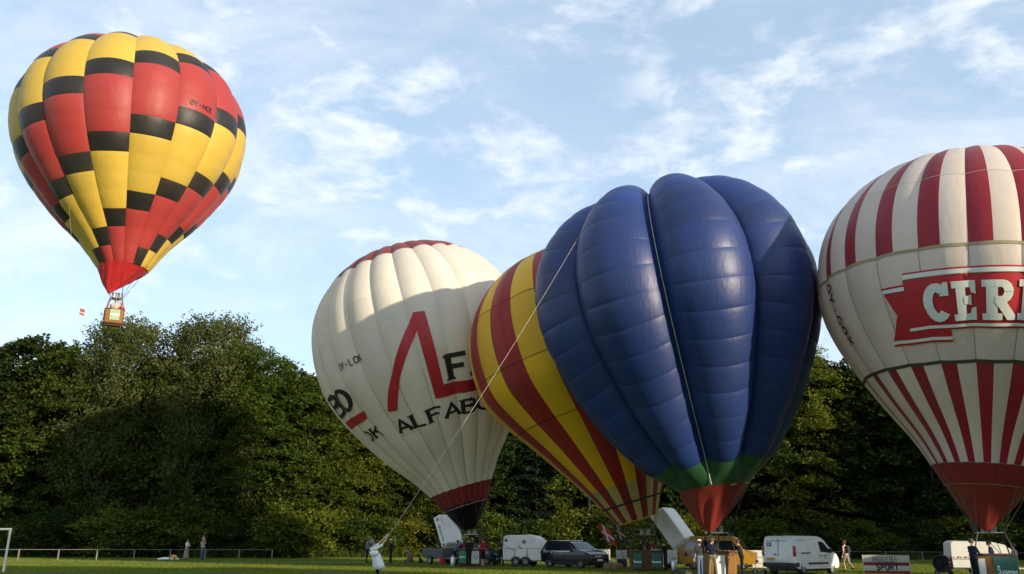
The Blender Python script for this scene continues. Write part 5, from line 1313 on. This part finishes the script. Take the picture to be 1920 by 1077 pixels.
def trunk_mesh(name, H, r0, tips, seed):
    r = random.Random(seed); mb = MB(); pts = []; x = y = 0
    for k in range(9):
        pts.append(Vector((x, y, H * .86 * k / 8))); x += r.uniform(-.18, .18); y += r.uniform(-.18, .18)
    mb.path(pts, [r0 * (1.25 if k == 0 else 1) * (1 - .105 * k) for k in range(9)], 9)
    for c in tips[::3]:
        z0 = max(.5, c[2] - 1.5 - .22 * math.hypot(c[0], c[1])); i = min(7, int(z0 / (H * .86) * 8)); b = pts[i].lerp(pts[i + 1], .5); b.z = min(z0, H * .82)
        m_ = b.lerp(Vector(c), .55) + Vector((0, 0, .25)); mb.path([b, m_, Vector(c)], [r0 * .22, r0 * .13, r0 * .05], 5)
    bpy_o = mb.build(name, M['bark'], None, sharp=60); me = bpy_o.data; bpy.data.objects.remove(bpy_o); return me

PROTO = []
for k, (H, Rw, style, mi, sz, nb) in enumerate([(22, 5.6, 'broad', 0, .34, 50), (22, 5.2, 'broad', 2, .26, 48), (22, 5.8, 'broad', 1, .40, 50), (22, 5.4, 'willow', 3, .25, 64), (22, 5.0, 'broad', 0, .29, 50), (22, 4.6, 'fir', 4, .25, 64), (22, 5.4, 'broad', 1, .36, 48)]):
    cm, tips = crown_mesh('crown', 40 + k, H, Rw, LEAF[mi], style, nb, 66, 17, sz)
    PROTO.append((cm, trunk_mesh('trunk', H, .34, tips, k)))
BUSH = []
for k, mi in enumerate((0, 2, 1)):
    cm, tips = crown_mesh('foliage', 70 + k, 3.2, 2.3, LEAF[mi], 'round', 22, 34, 12, .22, .06); BUSH.append((cm, trunk_mesh('stem', 2.4, .06, tips, 20 + k)))

def tree(kind, x, y, h, rz, label, group, name='tree', wide=1.0):
    k_ = float(np.interp(x, [-70, -24, -9], [.88, .90, 1.0])) if y > 90 else 1.0; x, y, h = x * k_, y * k_, h * k_
    cm, tm_ = PROTO[kind]; root = thing(name, label, 'tree', (x, y, -.03), rz, group); s = h / 22.0
    root.scale = (s * wide, s * wide, s)
    mesh_object('trunk', tm_, root); mesh_object('crown', cm, root); return root

# skyline of the front row (x, height), read off the photograph
front = [(-64, 22.5, 2, 'dark leafy tree at far left edge of forest'), (-57.5, 24.2, 2, 'dark leafy tree behind goal at left edge'), (-51.5, 23.2, 4, 'leafy green tree rising behind left end of fence'),
         (-46, 24.6, 3, 'grey green tree with upswept twigs left of flying basket'), (-40.5, 22.2, 0, 'leafy green tree right below flying basket'),
         (-35.0, 24.8, 3, 'tall grey green tree with wispy top right of flying basket'), (-29.5, 22.3, 4, 'broad green tree behind couple by fence'), (-24.0, 19.6, 0, 'shaded green tree right of couple by fence'),
         (-18.6, 17.2, 1, 'yellow green sunlit tree left of cream balloon'), (-13.2, 16.2, 4, 'sunlit green tree behind woman in white'), (-7.8, 16.8, 0, 'green tree behind capped man and dog'),
         (-2.6, 17.5, 6, 'dark tree behind cream balloon\'s basket'), (3.2, 18, 5, 'dark conifer behind white trailer and black car'), (8.8, 18.5, 1, 'tree with pale sunlit sprays behind the two flags'),
         (14.2, 19, 5, 'dark conifer behind red scoop of blue balloon'), (20.0, 20.5, 2, 'dark tree behind yellow van'), (26.0, 22.8, 6, 'dark tree left of the gap between blue and crimson balloons'),
         (31.4, 24.8, 1, 'yellow green sunlit treetop in gap between blue and crimson balloons'), (36.8, 23.0, 5, 'blue green conifer behind white panel van'), (42.4, 21.5, 2, 'dark leafy tree behind lettered sign'),
         (48.6, 21.0, 6, 'dark leafy tree behind crimson balloon\'s scoop'), (55.0, 22.0, 5, 'dark conifer at right edge of forest'), (61.5, 23.0, 2, 'dark leafy tree at far right edge of forest')]
rt_ = random.Random(11)
for k, (x, h, kind, lab) in enumerate(front):
    tree(kind, x, 99.5 + rt_.uniform(-1.6, 1.6), h, rt_.uniform(0, 6.28), lab, 'trees along the forest edge')
for k in range(27):
    x = -76 + k * 5.9 + rt_.uniform(-1.2, 1.2); h = np.interp(x, [-74, -30, -5, 10, 40, 75], [21.5, 22, 15.5, 17, 23, 23]) + rt_.uniform(-1.5, .6)
    tree(rt_.choice([0, 2, 4, 6, 2]), x, 106.5 + rt_.uniform(-1.5, 1.5), float(h), rt_.uniform(0, 6.28), 'forest tree behind the front row with only leaves showing through', 'trees deeper in the forest', 'forest_tree', 1.2)
for k in range(25):
    x = -78 + k * 6.6 + rt_.uniform(-1.2, 1.2)
    tree(rt_.choice([2, 6, 2]), x, 114.5 + rt_.uniform(-1.5, 1.5), float(np.interp(x, [-74, -30, -5, 10, 40, 75], [21, 20, 14.5, 15, 21, 21])), rt_.uniform(0, 6.28), 'forest tree of the rearmost row hidden deep behind the others', 'trees deepest in the forest', 'forest_tree', 1.3)
for k in range(39):
    cm, tm_ = BUSH[k % 3]; x = -66 + k * 3.4 + rt_.uniform(-1, 1)
    nb_ = min(front, key=lambda f: abs(f[0] - x)); sd = 'far right' if x > 64.5 else 'left' if x < nb_[0] - 1 else ('right' if x > nb_[0] + 1 else 'front')
    lab = 'leafy bush %s of %s' % (sd, nb_[3])
    root = thing('bush', ' '.join(lab.split()[:16]), 'bush', tuple(float(np.interp(x, [-70, -24, -9], [.88, .90, 1.0])) * q for q in (x, 94.0 + rt_.uniform(-.9, .9))) + (-.05,), rt_.uniform(0, 6.28), 'bushes along the forest edge'); s = rt_.uniform(.75, 1.35); root.scale = (s * 1.15, s * 1.15, s)
    mesh_object('stem', tm_, root); mesh_object('foliage', cm, root)
# the wood goes on round the field to the right
for k, (x, y, h) in enumerate([(66, 88, 22), (70, 80, 21), (74, 71, 22), (77, 62, 20), (80, 52, 19), (83, 42, 18), (86, 32, 17)]):
    tree([2, 0, 6, 4][k % 4], x, y, h, rt_.uniform(0, 6.28), 'forest tree on the right side of the field beyond the picture', 'trees beyond the right edge', 'forest_tree', 1.1)
for k in range(16):  # unseen row added behind the camera to shade the near grass
    tree([0, 2, 4][k % 3], 34 + k * 4.6, -15.0 - 3.0 * math.sin(k * .5), 15.0 + rt_.uniform(-1.2, 1.2), rt_.uniform(0, 6.28), 'unseen shade tree added behind the photographer', 'added trees behind the photographer', 'forest_tree', 1.2)

for k in range(5):  # a few more out of view, added to shade the field's near left
    tree([0, 2, 4][k % 3], 26 + k * 4.2, .5 - (k % 2), 15.0, rt_.uniform(0, 6.28), 'unseen shade tree added behind the photographer', 'added trees behind the photographer', 'forest_tree', 1.2)
